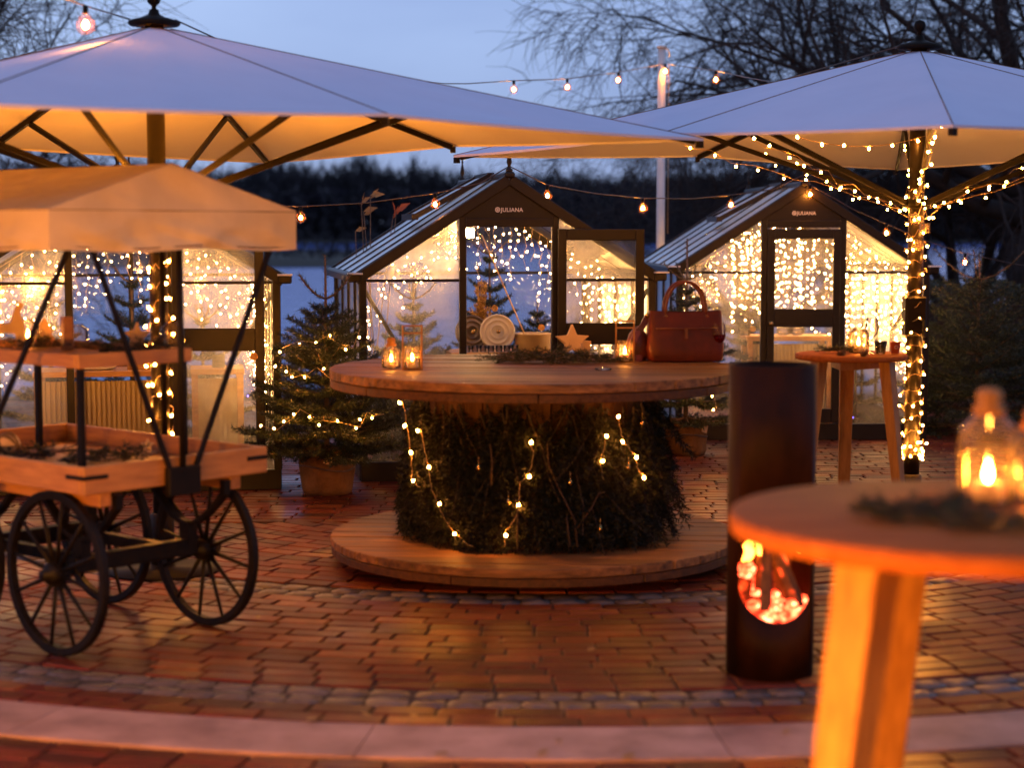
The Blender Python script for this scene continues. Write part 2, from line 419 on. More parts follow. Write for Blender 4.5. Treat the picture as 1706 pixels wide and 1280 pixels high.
# ------------------------------------------------------------------ paving: concentric courses round the plaza centre
PC = Vector((0.2, 12.6, 0))
def build_paving():
    rng = random.Random(5)
    bed = MB()
    R0 = 6.66
    n = 96
    bed.add([(PC.x, PC.y, -0.010)] + [(PC.x + R0 * math.cos(2 * math.pi * k / n), PC.y + R0 * math.sin(2 * math.pi * k / n), -0.010) for k in range(n)],
            [(0, 1 + k, 1 + (k + 1) % n) for k in range(n)])
    # lower field outside the kerb towards the camera, and the level field elsewhere
    def zfield(x, y):
        return -0.003 if (y < PC.y and math.hypot(x - PC.x, y - PC.y) > 6.66) else 0.0
    bed.add([(-8, 3.0, -0.017), (8, 3.0, -0.017), (8, 12.6, -0.017), (-8, 12.6, -0.017)], [(0, 1, 2, 3)])
    bed.add([(-8, 12.61, -0.012), (8, 12.61, -0.012), (8, 19.5, -0.012), (-8, 19.5, -0.012)], [(0, 1, 2, 3)])
    pav = tag(bed.build('paving', M['joint']), kind='structure')
    # chamfered brick meshes
    def brick_mesh(l, w, seed):
        r = random.Random(seed); h = 0.02; c = 0.005
        def j(): return r.uniform(-0.0015, 0.0015)
        lo = [(-l / 2 + j(), -w / 2 + j(), -h), (l / 2 + j(), -w / 2 + j(), -h), (l / 2 + j(), w / 2 + j(), -h), (-l / 2 + j(), w / 2 + j(), -h)]
        mi = [(x, y, -c) for x, y, z in lo]
        up = [(x * (1 - 2 * c / l), y * (1 - 2 * c / w), j() * 0.5) for x, y, z in lo]
        v = lo + mi + up; f = [(8, 9, 10, 11)]
        for a in (0, 4):
            for k in range(4): f.append((a + k, a + (k + 1) % 4, a + 4 + (k + 1) % 4, a + 4 + k))
        return v, f
    variants = [brick_mesh(0.2265, 0.1035, s) for s in range(6)]
    course = 0.1145; pitch = 0.2385
    rows = []
    def courses(r_in, r_out):
        k = max(1, round((r_out - r_in) / course)); p = (r_out - r_in) / k
        return [(r_in + (i + 0.5) * p, p) for i in range(k)]
    for j in range(70):          # straight courses beyond the rings
        y = 11.0 + j * course; off = rng.random() * pitch
        if y > 18.8: break
        for k in range(-30, 31):
            x = k * pitch + off; q = proj((x, y, 0))
            if q is None or not (-420 < q[0] < 2120): continue
            rows.append((0.0, x, y, 0.0, 0.0, 1.0, 1.0))
    for r, p in courses(0.35, 3.82) + courses(4.10, 5.72) + courses(5.99, 6.24) + courses(6.67, 12.5):
        nb = max(6, round(2 * math.pi * r / pitch)); off = rng.random()
        for k in range(nb):
            a = 2 * math.pi * (k + off) / nb
            x = PC.x + r * math.cos(a); y = PC.y + r * math.sin(a)
            if y < 4.6 or y > 10.93: continue
            z = zfield(x, y)
            if r > 6.66 and y < 12.6 and z > -0.001: continue
            q = proj((x, y, z))
            if q is None or not (-420 < q[0] < 2120 and q[1] < 1420): continue
            size = 2600.0 / (x * x + y * y) * (1.0 if (0 < q[0] < 1706 and q[1] < 1290) else 0.0)
            rows.append((size, x, y, z, a + math.pi / 2, 2 * math.pi * r / nb / pitch, p / course))
    rows.sort(key=lambda t: -t[0])
    meshes = []
    for v, f in variants:
        me = bpy.data.meshes.new('brick'); me.from_pydata(v, [], f); me.materials.append(M['brick']); me.update(); meshes.append(me)
    for i, (s, x, y, z, a, sx, sy) in enumerate(rows[:300]):
        o = link('brick', rng.choice(meshes), pav)
        o.location = (x, y, z + rng.uniform(-0.0015, 0.0015))
        o.rotation_euler = (rng.gauss(0, 0.005), rng.gauss(0, 0.004), a + rng.gauss(0, 0.008)); o.scale = (sx, sy, 1)
    V = []; Fc = []; sh = []
    for (s, x, y, z, a, sx, sy) in rows[300:]:
        v, f = rng.choice(variants); n0 = len(V); ca, sa = math.cos(a), math.sin(a); zz = z + rng.uniform(-0.0015, 0.0015)
        tx, ty = rng.gauss(0, 0.005), rng.gauss(0, 0.004); h = rng.random()
        for px, py, pz in v:
            px *= sx; py *= sy
            V.append((x + px * ca - py * sa, y + px * sa + py * ca, zz + pz + px * ty + py * tx))
        for q in f: Fc.append(tuple(n0 + i for i in q)); sh.append(h)
    me = bpy.data.meshes.new('brick_field'); me.from_pydata(V, [], Fc); me.materials.append(M['brick_field'])
    at_ = me.attributes.new('shade', 'FLOAT', 'FACE'); at_.data.foreach_set('value', sh); me.update()
    tag(link('brick_field', me, pav), kind='stuff')
    # granite setts in two double rings
    def sett_mesh(seed):
        r = random.Random(seed); l, w = r.uniform(0.115, 0.175), 0.112; g = 4
        v = []; f = []
        for j in range(g):
            for i in range(g):
                u = i / (g - 1) - 0.5; t = j / (g - 1) - 0.5
                edge = max(abs(u), abs(t)) > 0.49
                k = 0.90 if (abs(u) > .49 and abs(t) > .49) else 1.0
                v.append((u * l * k + r.uniform(-.006, .006), t * w * k + r.uniform(-.005, .005), (-0.006 if edge else r.uniform(0.000, 0.005))))
        for j in range(g - 1):
            for i in range(g - 1): f.append((j * g + i, j * g + i + 1, (j + 1) * g + i + 1, (j + 1) * g + i))
        per = [i for i in range(g)] + [g * k + g - 1 for k in range(1, g)] + [g * (g - 1) + i for i in range(g - 2, -1, -1)] + [g * k for k in range(g - 2, 0, -1)]
        n0 = len(v)
        for i in per: v.append((v[i][0] * 1.02, v[i][1] * 1.02, -0.03))
        m_ = len(per)
        for k in range(m_): f.append((per[k], n0 + k, n0 + (k + 1) % m_, per[(k + 1) % m_]))
        me = bpy.data.meshes.new('sett'); me.from_pydata(v, [], f); me.polygons.foreach_set('use_smooth', [True] * len(f))
        me.materials.append(M['sett']); me.update(); return me, l
    sm = [sett_mesh(s) for s in range(10)]
    for r in (3.895, 4.025, 5.79, 5.925):
        a = rng.random()
        a0 = a
        while a < a0 + 2 * math.pi - 0.02:
            me, l = rng.choice(sm); da = (l + 0.012) / r
            aa = a + da / 2; x = PC.x + r * math.cos(aa); y = PC.y + r * math.sin(aa); a += da
            q = proj((x, y, 0))
            if q is None or not (-200 < q[0] < 1900) or y > 12: continue
            o = link('sett', me, pav); o.location = (x, y, rng.uniform(-0.004, 0.002)); o.rotation_euler = (rng.gauss(0, .02), rng.gauss(0, .02), aa + math.pi / 2 + rng.gauss(0, .03))
    # pale kerb stones: joints fall near px 600 and 1195
    r1, r2 = 6.255, 6.655
    a_j = math.atan2(gnd(600, 1245).y - PC.y, gnd(600, 1245).x - PC.x)
    da = 1.25 / 6.45
    for k in range(-4, 6):
        a0 = a_j + k * da + 0.0004; a1 = a_j + (k + 1) * da - 0.0004; mb = MB(); nseg = 8
        top = []; v = []; f = []
        for i in range(nseg + 1):
            a = a0 + (a1 - a0) * i / nseg
            for r, z in ((r1, -0.2), (r1, 0.000), (r1 + 0.003, 0.002), (r2 - 0.003, 0.002), (r2, -0.001), (r2, -0.2)):
                v.append((PC.x + r * math.cos(a), PC.y + r * math.sin(a), z))
        for i in range(nseg):
            for q in range(5): f.append((i * 6 + q, i * 6 + q + 1, (i + 1) * 6 + q + 1, (i + 1) * 6 + q))
        f.append((0, 1, 2, 3, 4, 5)); f.append(tuple(nseg * 6 + q for q in (5, 4, 3, 2, 1, 0)))
        mb.add(v, f); mb.build('kerb_stone', M['kerb'], pav)
build_paving()

# ------------------------------------------------------------------ vegetation
def needles_on(segs, spacing, length, width, rng, spread=1.0):
    """thin triangles round the twig segments -> (N,3,3)"""
    P0 = []; D = []; 
    for a, b in segs:
        a = np.array(a); b = np.array(b); l = np.linalg.norm(b - a)
        if l < 1e-4: continue
        k = max(1, int(l / spacing)); t = (np.arange(k) + rng.random(k)) / k
        P0.append(a + (b - a) * t[:, None]); D.append(np.repeat(((b - a) / l)[None], k, 0))
    P = np.concatenate(P0); D = np.concatenate(D); n = len(P)
    rv = rng.normal(size=(n, 3)); rv[:, 2] *= 0.8
    perp = rv - D * np.sum(rv * D, 1)[:, None]; perp /= np.linalg.norm(perp, axis=1)[:, None] + 1e-9
    dirn = perp * spread + D * 0.75; dirn /= np.linalg.norm(dirn, axis=1)[:, None]
    side = np.cross(dirn, rng.normal(size=(n, 3))); side /= np.linalg.norm(side, axis=1)[:, None] + 1e-9
    L = length * (0.7 + 0.6 * rng.random(n))[:, None]
    return np.stack([P - side * width / 2, P + side * width / 2, P + dirn * L], 1)

def fir_segments(h, r, seed, z0=0.12, whorls=8, bare_top=0.22, per=6, droop=0.1, twigs=9):
    """(twig segments, branch polylines) of a young fir standing at the origin"""
    rng = random.Random(seed); segs = []; branches = []
    for w in range(whorls):
        t = w / (whorls - 1)
        z = z0 + (h * (1 - bare_top) - z0) * t ** 0.95
        ln = r * (1 - t) ** 0.75 * 0.92 + r * 0.18
        nb = per if t < 0.7 else per - 1
        for b in range(nb):
            a = 2 * math.pi * (b + rng.uniform(-.25, .25)) / nb + w * 1.1
            L = ln * rng.uniform(0.8, 1.1); up = 0.02 + 0.65 * t + rng.uniform(-.06, .08)
            pts = []
            for i in range(6):
                s = i / 5
                pts.append(Vector((math.cos(a) * L * s, math.sin(a) * L * s, z + L * (up * s - droop * s * (1 - s) * 2.0) + rng.uniform(-.008, .008))))
            branches.append((pts, 0.009 * (1 - t) + 0.004))
            for i in range(5): segs.append((pts[i], pts[i + 1]))
            m = max(3, int(twigs * L / r))
            for k in range(m):
                s = 0.22 + 0.75 * k / m; i = min(4, int(s * 5)); p = pts[i].lerp(pts[i + 1], s * 5 - i)
                d = (pts[i + 1] - pts[i]).normalized(); sd = d.cross(Vector((0, 0, 1))).normalized()
                tl = L * 0.42 * (1 - s * 0.6) * rng.uniform(.8, 1.2)
                for q in (-1, 1):
                    e = p + (d * 0.75 + sd * q * 0.7 + Vector((0, 0, rng.uniform(-.15, .22)))).normalized() * tl
                    mid = p.lerp(e, .5) + Vector((0, 0, -0.01)); segs.append((p, mid)); segs.append((mid, e))
    return segs, branches

def fir_tree(loc, h, r, seed, label, cat='fir tree', group=None, pot=None, bare_top=0.22, whorls=8, per=6, mat='needle', spacing=0.0036, nl=0.030, nw=0.0058, z0=0.14, rz=0.0, leader=True, name='fir_tree', twigs=9):
    base = 0.0 if pot is None else pot[1]
    t = empty(name, loc, rz, label, cat, group)
    rng = np.random.default_rng(seed); prng = random.Random(seed)
    segs, br = fir_segments(h - base, r, seed, z0, whorls, bare_top, per, twigs=twigs)
    segs = [((a.x, a.y, a.z + base), (b.x, b.y, b.z + base)) for a, b in segs]
    mb = MB()
    mb.tube([(0, 0, base * 0.8), (0.004, 0, (h - base) * .5 + base), (0, 0, h)], [0.022, 0.014, 0.006], 6)
    mb.build('trunk', M['twig'], t)
    bb = MB()
    for pts, rr in br: bb.tube([p + Vector((0, 0, base)) for p in pts], [rr, rr * .9, rr * .75, rr * .6, rr * .45, rr * .25], 4, caps=False)
    if leader:     # last summer's bare leader with its whorl of upturned shoots
        zl = base + (h - base) * (1 - bare_top * 0.75)
        for k in range(4):
            a = k * 1.6 + seed; L = r * 0.42
            pts = [Vector((math.cos(a) * L * s, math.sin(a) * L * s, zl + L * (0.15 * s + 0.55 * s * s))) for s in (0, .35, .7, 1)]
            bb.tube(pts, [.007, .006, .005, .004], 5)
            for i in range(3): segs.append((tuple(pts[i]), tuple(pts[i + 1])))
        segs.append(((0, 0, zl), (0, 0, h)))
    bb.build('branches', M['twig'], t)
    V = needles_on(segs, spacing, nl, nw, rng)
    link('crown', tri_mesh('crown', V, M[mat]), t)
    if pot is not None:
        pr, ph = pot; n = 28; prof = [(0.01, 0.0), (pr * .86, 0.0), (pr * .93, ph * .12), (pr * .97, ph * .5), (pr * 1.0, ph * .8), (pr * .94, ph * .9), (pr * 1.04, ph), (pr * .9, ph * 1.01), (0.02, ph * .96)]
        m2 = MB(); m2.lathe(prof, n)
        m2.v = [(x * (1 + 0.05 * math.sin(7 * math.atan2(y, x) + z * 14) + prng.uniform(-.02, .02)), y * (1 + 0.05 * math.sin(7 * math.atan2(y, x) + z * 14) + prng.uniform(-.02, .02)), z) for x, y, z in m2.v]
        w = m2.build('root_wrap', M['burlap'], t)
        rope = MB(); pts = [(pr * 1.0 * math.cos(a), pr * 1.0 * math.sin(a), ph * (.62 + .06 * math.sin(a * 2))) for a in np.linspace(0, 2 * math.pi, 30)]
        rope.tube(pts, 0.007, 5); rope.build('rope', M['twig'], w)
        tg = MB(); tg.box((0.03, -pr * 1.07, ph * .84), (0.055, 0.006, 0.06), Euler((0, .3, 0)).to_matrix()); tg.build('paper_tag', M['star'], w)
    return t

def bare_tree(loc, seed, label, height, spread, lean=(0, 0), droop=0.35, levels=5, trunk_r=0.28, fork_z=1.8, limbs=7, name='bare_tree', amin=0, amax=2 * math.pi, twig_mat='bark', tw=1.0, elr=(.12, 1.0), tn=5):
    rng = random.Random(seed)
    t = empty(name, loc, 0, label, 'tree')
    mb = MB()
    base = [Vector((0, 0, -0.6)), Vector((0.02, 0, 0.5)), Vector((lean[0] * .4, lean[1] * .4, fork_z * .6)), Vector((lean[0], lean[1], fork_z))]
    mb.tube(base, [trunk_r * 1.35, trunk_r * 1.05, trunk_r, trunk_r * .95], 12)
    mb.build('trunk', M['bark'], t)
    cr = MB()
    count = [0]
    def grow(p, d, L, r, lev):
        count[0] += 1
        k = 5 if lev < 3 else 4
        pts = [p]; rs = [r]; dd = d.copy(); q = p.copy()
        for i in range(k):
            wob = 0.16 + 0.05 * lev
            dd = dd + Vector((rng.uniform(-wob, wob), rng.uniform(-wob, wob), rng.uniform(-wob, wob)))
            if lev >= 2: dd.z -= droop * (lev - 1) * 0.13
            else: dd.z += 0.05
            dd.normalize(); q = q + dd * (L / k); pts.append(q.copy()); rs.append(r * (1 - 0.62 * (i + 1) / k))
        cr.tube(pts, rs, (7, 6, 5, 4, 3, 3, 3)[lev], caps=False)
        if lev >= levels: return
        nb = (6, 6, 6, tn, 4)[lev]
        for j in range(nb):
            s = rng.uniform(0.28, 1.0) if j < nb - 1 else 0.98
            i = min(k - 1, int(s * k)); pp = pts[i].lerp(pts[i + 1], s * k - i)
            ax = (pts[i + 1] - pts[i]).normalized()
            pr = ax.orthogonal().normalized(); pr.rotate(Matrix.Rotation(rng.uniform(0, 2 * math.pi), 3, ax))
            nd_ = (ax * rng.uniform(.55, .9) + pr * rng.uniform(.45, .85)).normalized()
            grow(pp, nd_, L * rng.uniform(.48, .72), max(0.0052 * tw, r * (1 - .6 * s) * rng.uniform(.5, .68)), lev + 1)
    top = base[-1]
    for b in range(limbs):
        a = amin + (amax - amin) * (b + rng.uniform(.2, .8)) / limbs
        el = rng.uniform(elr[0], elr[1])
        d = Vector((math.cos(a) * math.cos(el) * spread, math.sin(a) * math.cos(el) * spread, math.sin(el))).normalized()
        grow(top - Vector((0, 0, rng.uniform(0, fork_z * .35))), d, height * rng.uniform(.42, .6), trunk_r * rng.uniform(.42, .6), 0)
    cr.build('crown', M[twig_mat], t)
    return t

# big drooping tree behind the right-hand greenhouse
tr = at(1715, 420, 25.0)
bare_tree((tr.x, 25.0, -0.2), 11, 'large bare drooping tree with tangled twigs rising behind the right parasol', 6.9, 1.2, droop=0.42, levels=4, trunk_r=0.33, fork_z=2.6, limbs=14, tn=9, tw=.8)
bare_tree((7.0, 28.0, -0.3), 31, 'smaller bare tree behind the hedge at the right edge', 5.2, 1.2, droop=0.6, levels=4, trunk_r=0.2, fork_z=1.0, limbs=8, elr=(.1, 1.2))
bare_tree((3.9, 30.0, -0.5), 37, 'bare shrubby tree behind the right greenhouse', 4.6, 1.2, droop=0.5, levels=4, trunk_r=0.16, fork_z=.8, limbs=8, elr=(.2, 1.3))
bare_tree((-9.3, 24.0, -0.3), 23, 'bare tree with crooked branches behind the left parasol', 8.0, 1.2, droop=0.2, levels=4, trunk_r=0.3, fork_z=2.0, limbs=9)

# far wood over the lake: one mass of leafless crowns
def far_wood():
    rng = np.random.default_rng(3); tris = []
    def tree(x, y, z, h, wd, n, conif=False):
        k = n
        u = rng.random(k); th = rng.random(k) * 2 * np.pi
        if conif:
            zz = z + h * (0.1 + 0.9 * u); rad = wd * (1 - u) ** 0.8 * np.sqrt(rng.random(k))
        else:
            v = rng.normal(size=(k, 3)); v /= np.linalg.norm(v, axis=1)[:, None]; v *= rng.random(k)[:, None] ** 0.42
            zz = z + h * 0.62 + v[:, 2] * h * 0.38; rad = None
        if conif: P = np.stack([x + rad * np.cos(th), y + rad * np.sin(th) * .4, zz], 1)
        else: P = np.stack([x + v[:, 0] * wd, y + v[:, 1] * wd * .4, zz], 1)
        out = P - np.array([x, y, z + h * .35]); out /= np.linalg.norm(out, axis=1)[:, None] + 1e-9
        out += rng.normal(size=(k, 3)) * .45
        L = rng.uniform(.8, 3.2, k)[:, None]; w = rng.uniform(.08, .34, k)[:, None]
        sd = np.cross(out, rng.normal(size=(k, 3))); sd /= np.linalg.norm(sd, axis=1)[:, None] + 1e-9
        tris.append(np.stack([P - sd * w, P + sd * w, P + out * L], 1))
        b = np.array([[x - .5, y, z - 1], [x + .5, y, z - 1], [x, y, z + h * .8]]); tris.append(b[None])
    def top_at(px):      # skyline of the photograph, in pixels
        xs = [-200, 60, 250, 330, 380, 440, 500, 545, 600, 650, 690, 730, 790, 860, 960, 1040, 1100, 1300, 1700, 2000]
        ys = [262, 266, 268, 276, 284, 266, 262, 278, 256, 276, 266, 282, 288, 290, 284, 286, 288, 284, 290, 290]
        return np.interp(px, xs, ys)
    for px in np.arange(-420, 2150, 13):
        for row in range(3):
            Y = 470 + row * 22 + rng.uniform(-8, 8); q = px + rng.uniform(-7, 7)
            tp = top_at(q) + row * 3 + rng.uniform(-2, 26) * (1 if row else 1)
            a = at(q, tp, Y); z0 = -0.5; h = a.z - z0
            tree(a.x, Y, z0, h, rng.uniform(3.4, 6.4), 240, conif=rng.random() < .06)
    # dense understorey down to the water
    k = 15000
    x = rng.uniform(-160, 180, k); y = rng.uniform(452, 470, k); z = -1 + rng.random(k) ** 1.1 * 13
    P = np.stack([x, y, z], 1); d = rng.normal(size=(k, 3)) * 1.6; e = rng.normal(size=(k, 3)) * 1.6
    tris.append(np.stack([P, P + d, P + e], 1))
    me = tri_mesh('far_wood', np.concatenate(tris), M['wood_far'])
    tag(link('far_wood', me), 'dark leafless wood along the far shore of the lake', kind='stuff')
    # low scrub on the spit in the lake
    k = 5200
    x = rng.uniform(-92, -14, k); y = rng.uniform(160, 214, k); z = -0.9 + rng.random(k) ** 2.2 * 3.0 * (0.5 + 0.5 * np.sin(x * .35) ** 2)
    P = np.stack([x, y, z], 1); d = rng.normal(size=(k, 3)) * np.array([.28, .2, .75]); e = rng.normal(size=(k, 3)) * .22
    me = tri_mesh('shore_scrub', np.stack([P, P + d, P + e], 1), M['wood_far'])
    tag(link('shore_scrub', me), 'low dark scrub on the spit running into the lake', kind='stuff')
far_wood()

def hedge():
    t = empty('hedge', (0, 0, 0), 0, 'clipped brownish green hedge behind the fir on the right', 'hedge')
    rng = np.random.default_rng(8); k = 26000
    x0, x1, y0, y1, h = 3.55, 8.5, 18.6, 19.6, 1.33
    u = rng.random((k, 3)); face = rng.random(k)
    x = x0 + (x1 - x0) * u[:, 0]; y = y0 + (y1 - y0) * u[:, 1]; z = -.1 + h * u[:, 2]
    y = np.where(face < .5, y0 + rng.exponential(.05, k), y); z = np.where(face > .55, h - .1 - rng.exponential(.06, k) + .05 * np.sin(x * 9), z)
    P = np.stack([x, y, z], 1); s = rng.uniform(.012, .03, k)[:, None]
    a = rng.normal(size=(k, 3)); a /= np.linalg.norm(a, axis=1)[:, None]; b = np.cross(a, rng.normal(size=(k, 3))); b /= np.linalg.norm(b, axis=1)[:, None]
    tri = np.concatenate([np.stack([P - a * s, P + b * s * .55, P + a * s], 1), np.stack([P - a * s, P + a * s, P - b * s * .55], 1)])
    tag(link('foliage', tri_mesh('foliage', tri, M['hedge']), t), kind='stuff')
    st = MB(); r = random.Random(4)
    for i in range(60):
        xx = r.uniform(x0 + .1, x1 - .1); yy = r.uniform(y0 + .25, y1 - .25)
        st.tube([(xx, yy, -.2), (xx + r.uniform(-.1, .1), yy + r.uniform(-.1, .1), h * .6), (xx + r.uniform(-.25, .25), yy + r.uniform(-.2, .2), h - .15)], [.02, .012, .006], 4)
    st.build('stems', M['bark'], t)
    co = MB(); co.box(((x0 + x1) / 2, (y0 + y1) / 2 + .1, h / 2 - .18), (x1 - x0 - .3, y1 - y0 - .45, h - .3)); co.build('core', M['bark'], t)
hedge()

# fir trees outside
p1 = gnd(545, 822)
TREE1 = fir_tree((p1.x, p1.y, 0), 1.62, 0.56, 4, 'potted fir wrapped in jute between the left and middle greenhouses', pot=(0.185, 0.30), group='potted firs', bare_top=0.30, whorls=12, per=10, z0=0.02, twigs=16, nl=.034)
p2 = gnd(1142, 757)
TREE2 = fir_tree((p2.x, p2.y, 0), 1.72, 0.46, 9, 'potted fir in jute behind the handbag, beside the right greenhouse', pot=(0.17, 0.26), group='potted firs', bare_top=0.3, whorls=10, per=8, z0=0.03, rz=0.7, twigs=13)
TREE3 = fir_tree((at(1628, 600, 16.0).x, 16.0, 0), 1.58, 0.95, 15, 'broad fir in front of the hedge at the right edge', bare_top=0.2, whorls=11, per=9, z0=0.05, mat='needle', spacing=0.0050, nl=.036, nw=.007, rz=.3, twigs=15)
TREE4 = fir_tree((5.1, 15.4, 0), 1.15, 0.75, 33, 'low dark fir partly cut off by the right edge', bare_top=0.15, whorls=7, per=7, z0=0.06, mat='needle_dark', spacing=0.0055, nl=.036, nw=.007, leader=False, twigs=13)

def stalk_plant():
    o = at(618, 470, 14.4)
    t = empty('dried_plant', (o.x, o.y, 0), 0, 'tall dried stalks with pale and rust leaves left of the middle greenhouse', 'plant')
    st = MB(); rng = random.Random(2)
    tips = [(602, 338), (617, 325), (606, 352), (655, 358), (592, 385), (660, 352)]
    for i, (x, y) in enumerate(tips):
        e = at(x, y, 14.4) - Vector((o.x, o.y, 0)); b = Vector((rng.uniform(-.06, .06), rng.uniform(-.05, .05), -.1))
        st.tube([b, b.lerp(e, .5) + Vector((rng.uniform(-.03, .03), 0, 0)), e], [.006, .005, .003], 5)
        for k in range(2 if i != 4 else 1):
            lf = MB(); L = rng.uniform(.09, .14); w = L * .28; a = rng.uniform(-.5, .9) + k; c = e + Vector((0, 0, -.03 * k))
            d = Vector((math.cos(a), .2, math.sin(a) * .5 + .2)).normalized(); u = Vector((0, .4, 1)).normalized()
            pts = [c, c + d * L * .35 + u * w, c + d * L, c + d * L * .4 - u * w * .7, c + d * L * .45 + Vector((0, .012, 0))]
            lf.add(pts, [(0, 4, 1), (1, 4, 2), (2, 4, 3), (3, 4, 0)], True)
            lf.build('leaf', M['rust_leaf'] if i in (3, 5) else M['dry_leaf'], t)
    st.build('stalks', M['twig'], t)
stalk_plant()

# ------------------------------------------------------------------ string lights
BULB = {}
def bulb_mesh(r, mat, seg=8, key=None):
    k = (r, mat)
    if k not in BULB:
        mb = MB(); mb.lathe([(0.0005, -r * 1.15), (r * .75, -r * .7), (r, 0), (r * .7, r * .75), (r * .3, r * 1.3), (0.0005, r * 1.4)], seg)
        BULB[k] = mb.mesh('bulb', M[mat])
    return BULB[k]
def octa(P, r):
    P = np.asarray(P, dtype=float); n = len(P)
    D = np.array([[1, 0, 0], [0, 1, 0], [-1, 0, 0], [0, -1, 0], [0, 0, 1.2], [0, 0, -1.2]]) * r
    Fi = [(0, 1, 4), (1, 2, 4), (2, 3, 4), (3, 0, 4), (1, 0, 5), (2, 1, 5), (3, 2, 5), (0, 3, 5)]
    Vv = P[:, None, :] + D[None]
    return np.concatenate([Vv[:, list(f), :] for f in Fi])
def resample(pts, step):
    pts = [Vector(p) for p in pts]; out = [pts[0]]; acc = 0.0
    for a, b in zip(pts, pts[1:]):
        l = (b - a).length; s = step - acc
        while s <= l and l > 0:
            out.append(a.lerp(b, s / l)); s += step
        acc = (l - (s - step)) if l > 0 else acc
    return out
def light_string(pts, step, label, r=0.0068, mat='fairy', jitter=0.012, seed=1, group=None, wire_r=0.0018, name='light_string', parent_mat=None):
    """one wire with separate bulbs"""
    rng = random.Random(seed)
    w = MB(); w.tube(pts, wire_r, 4)
    o = w.build(name, M['wire']); tag(o, label, 'string lights', group)
    me = bulb_mesh(r, mat)
    for p in resample(pts, step):
        q = Vector(p) + Vector((rng.uniform(-jitter, jitter), rng.uniform(-jitter, jitter), rng.uniform(-jitter, jitter) - r))
        b = link('bulb', me, o, q, (rng.uniform(-.9, .9), rng.uniform(-.9, .9), 0))
    return o
def light_curtain(Mx, strands, step, label, r=0.0048, seed=1, group='curtains of fairy lights in the greenhouses', mat='fairy_dense'):
    """icicle curtain: header wire with drops; the bulbs are too small and many to pick apart"""
    rng = random.Random(seed); w = MB(); P = []
    heads = []
    for top, drop in strands:
        top = Vector(top); heads.append(top); pts = [top]; k = max(2, int(drop / .07)); side = 1
        for i in range(1, k + 1):
            side = -side
            pts.append(top + Vector((side * rng.uniform(.004, .02), rng.uniform(-.012, .012), -drop * i / k)))
        w.tube(pts, 0.0016, 3, caps=False)
        for p in resample(pts, step)[0 if drop < .2 else 1:]:
            P.append(tuple(p + Vector((rng.choice((-1, 1)) * rng.uniform(.004, .018), rng.uniform(-.015, .015), rng.uniform(-.02, .02)))))
    if len(heads) > 1: w.tube(heads, 0.0022, 4, caps=False)
    o = w.build('light_curtain', M['wire']); o.matrix_world = Mx
    tag(o, label, 'string lights', group)
    b = link('bulbs', tri_mesh('bulbs', octa(P, r), M[mat]), o); tag(b, kind='stuff')
    return o

def festoon(wire, bulbs, label, mat='festoon', r=0.021, group='festoon strings', wr=0.0045):
    """wire: points; bulbs: points on the wire where a socket hangs"""
    w = MB(); w.tube(wire, wr, 5)
    o = w.build('festoon_string', M['wire_dark']); tag(o, label, 'festoon lights', group)
    me = bulb_mesh(r * .62, mat, 12); gm = MB(); gr = r * 1.75
    gm.lathe([(.0005, -gr), (gr * .7, -gr * .72), (gr, 0), (gr * .8, gr * .62), (gr * .4, gr * 1.05), (gr * .3, gr * 1.2)], 16); gme = gm.mesh('bulb', M['bulb_halo_glass'])
    sk = MB(); sk.lathe([(0.002, 0), (.012, 0), (.013, -.03), (.011, -.038), (.002, -.038)], 10); sm = sk.mesh('socket', M['black_metal'])
    for p in bulbs:
        p = Vector(p)
        b = link('bulb', gme, o, p + Vector((0, 0, -.036 - gr * 1.2)))
        link('filament', me, b, (0, 0, 0)); link('socket', sm, b, (0, 0, .036 + gr * 1.2))
    return o
def sag(a, b, s, n=14):
    a = Vector(a); b = Vector(b)
    return [a.lerp(b, i / n) - Vector((0, 0, s * 4 * (i / n) * (1 - i / n))) for i in range(n + 1)]

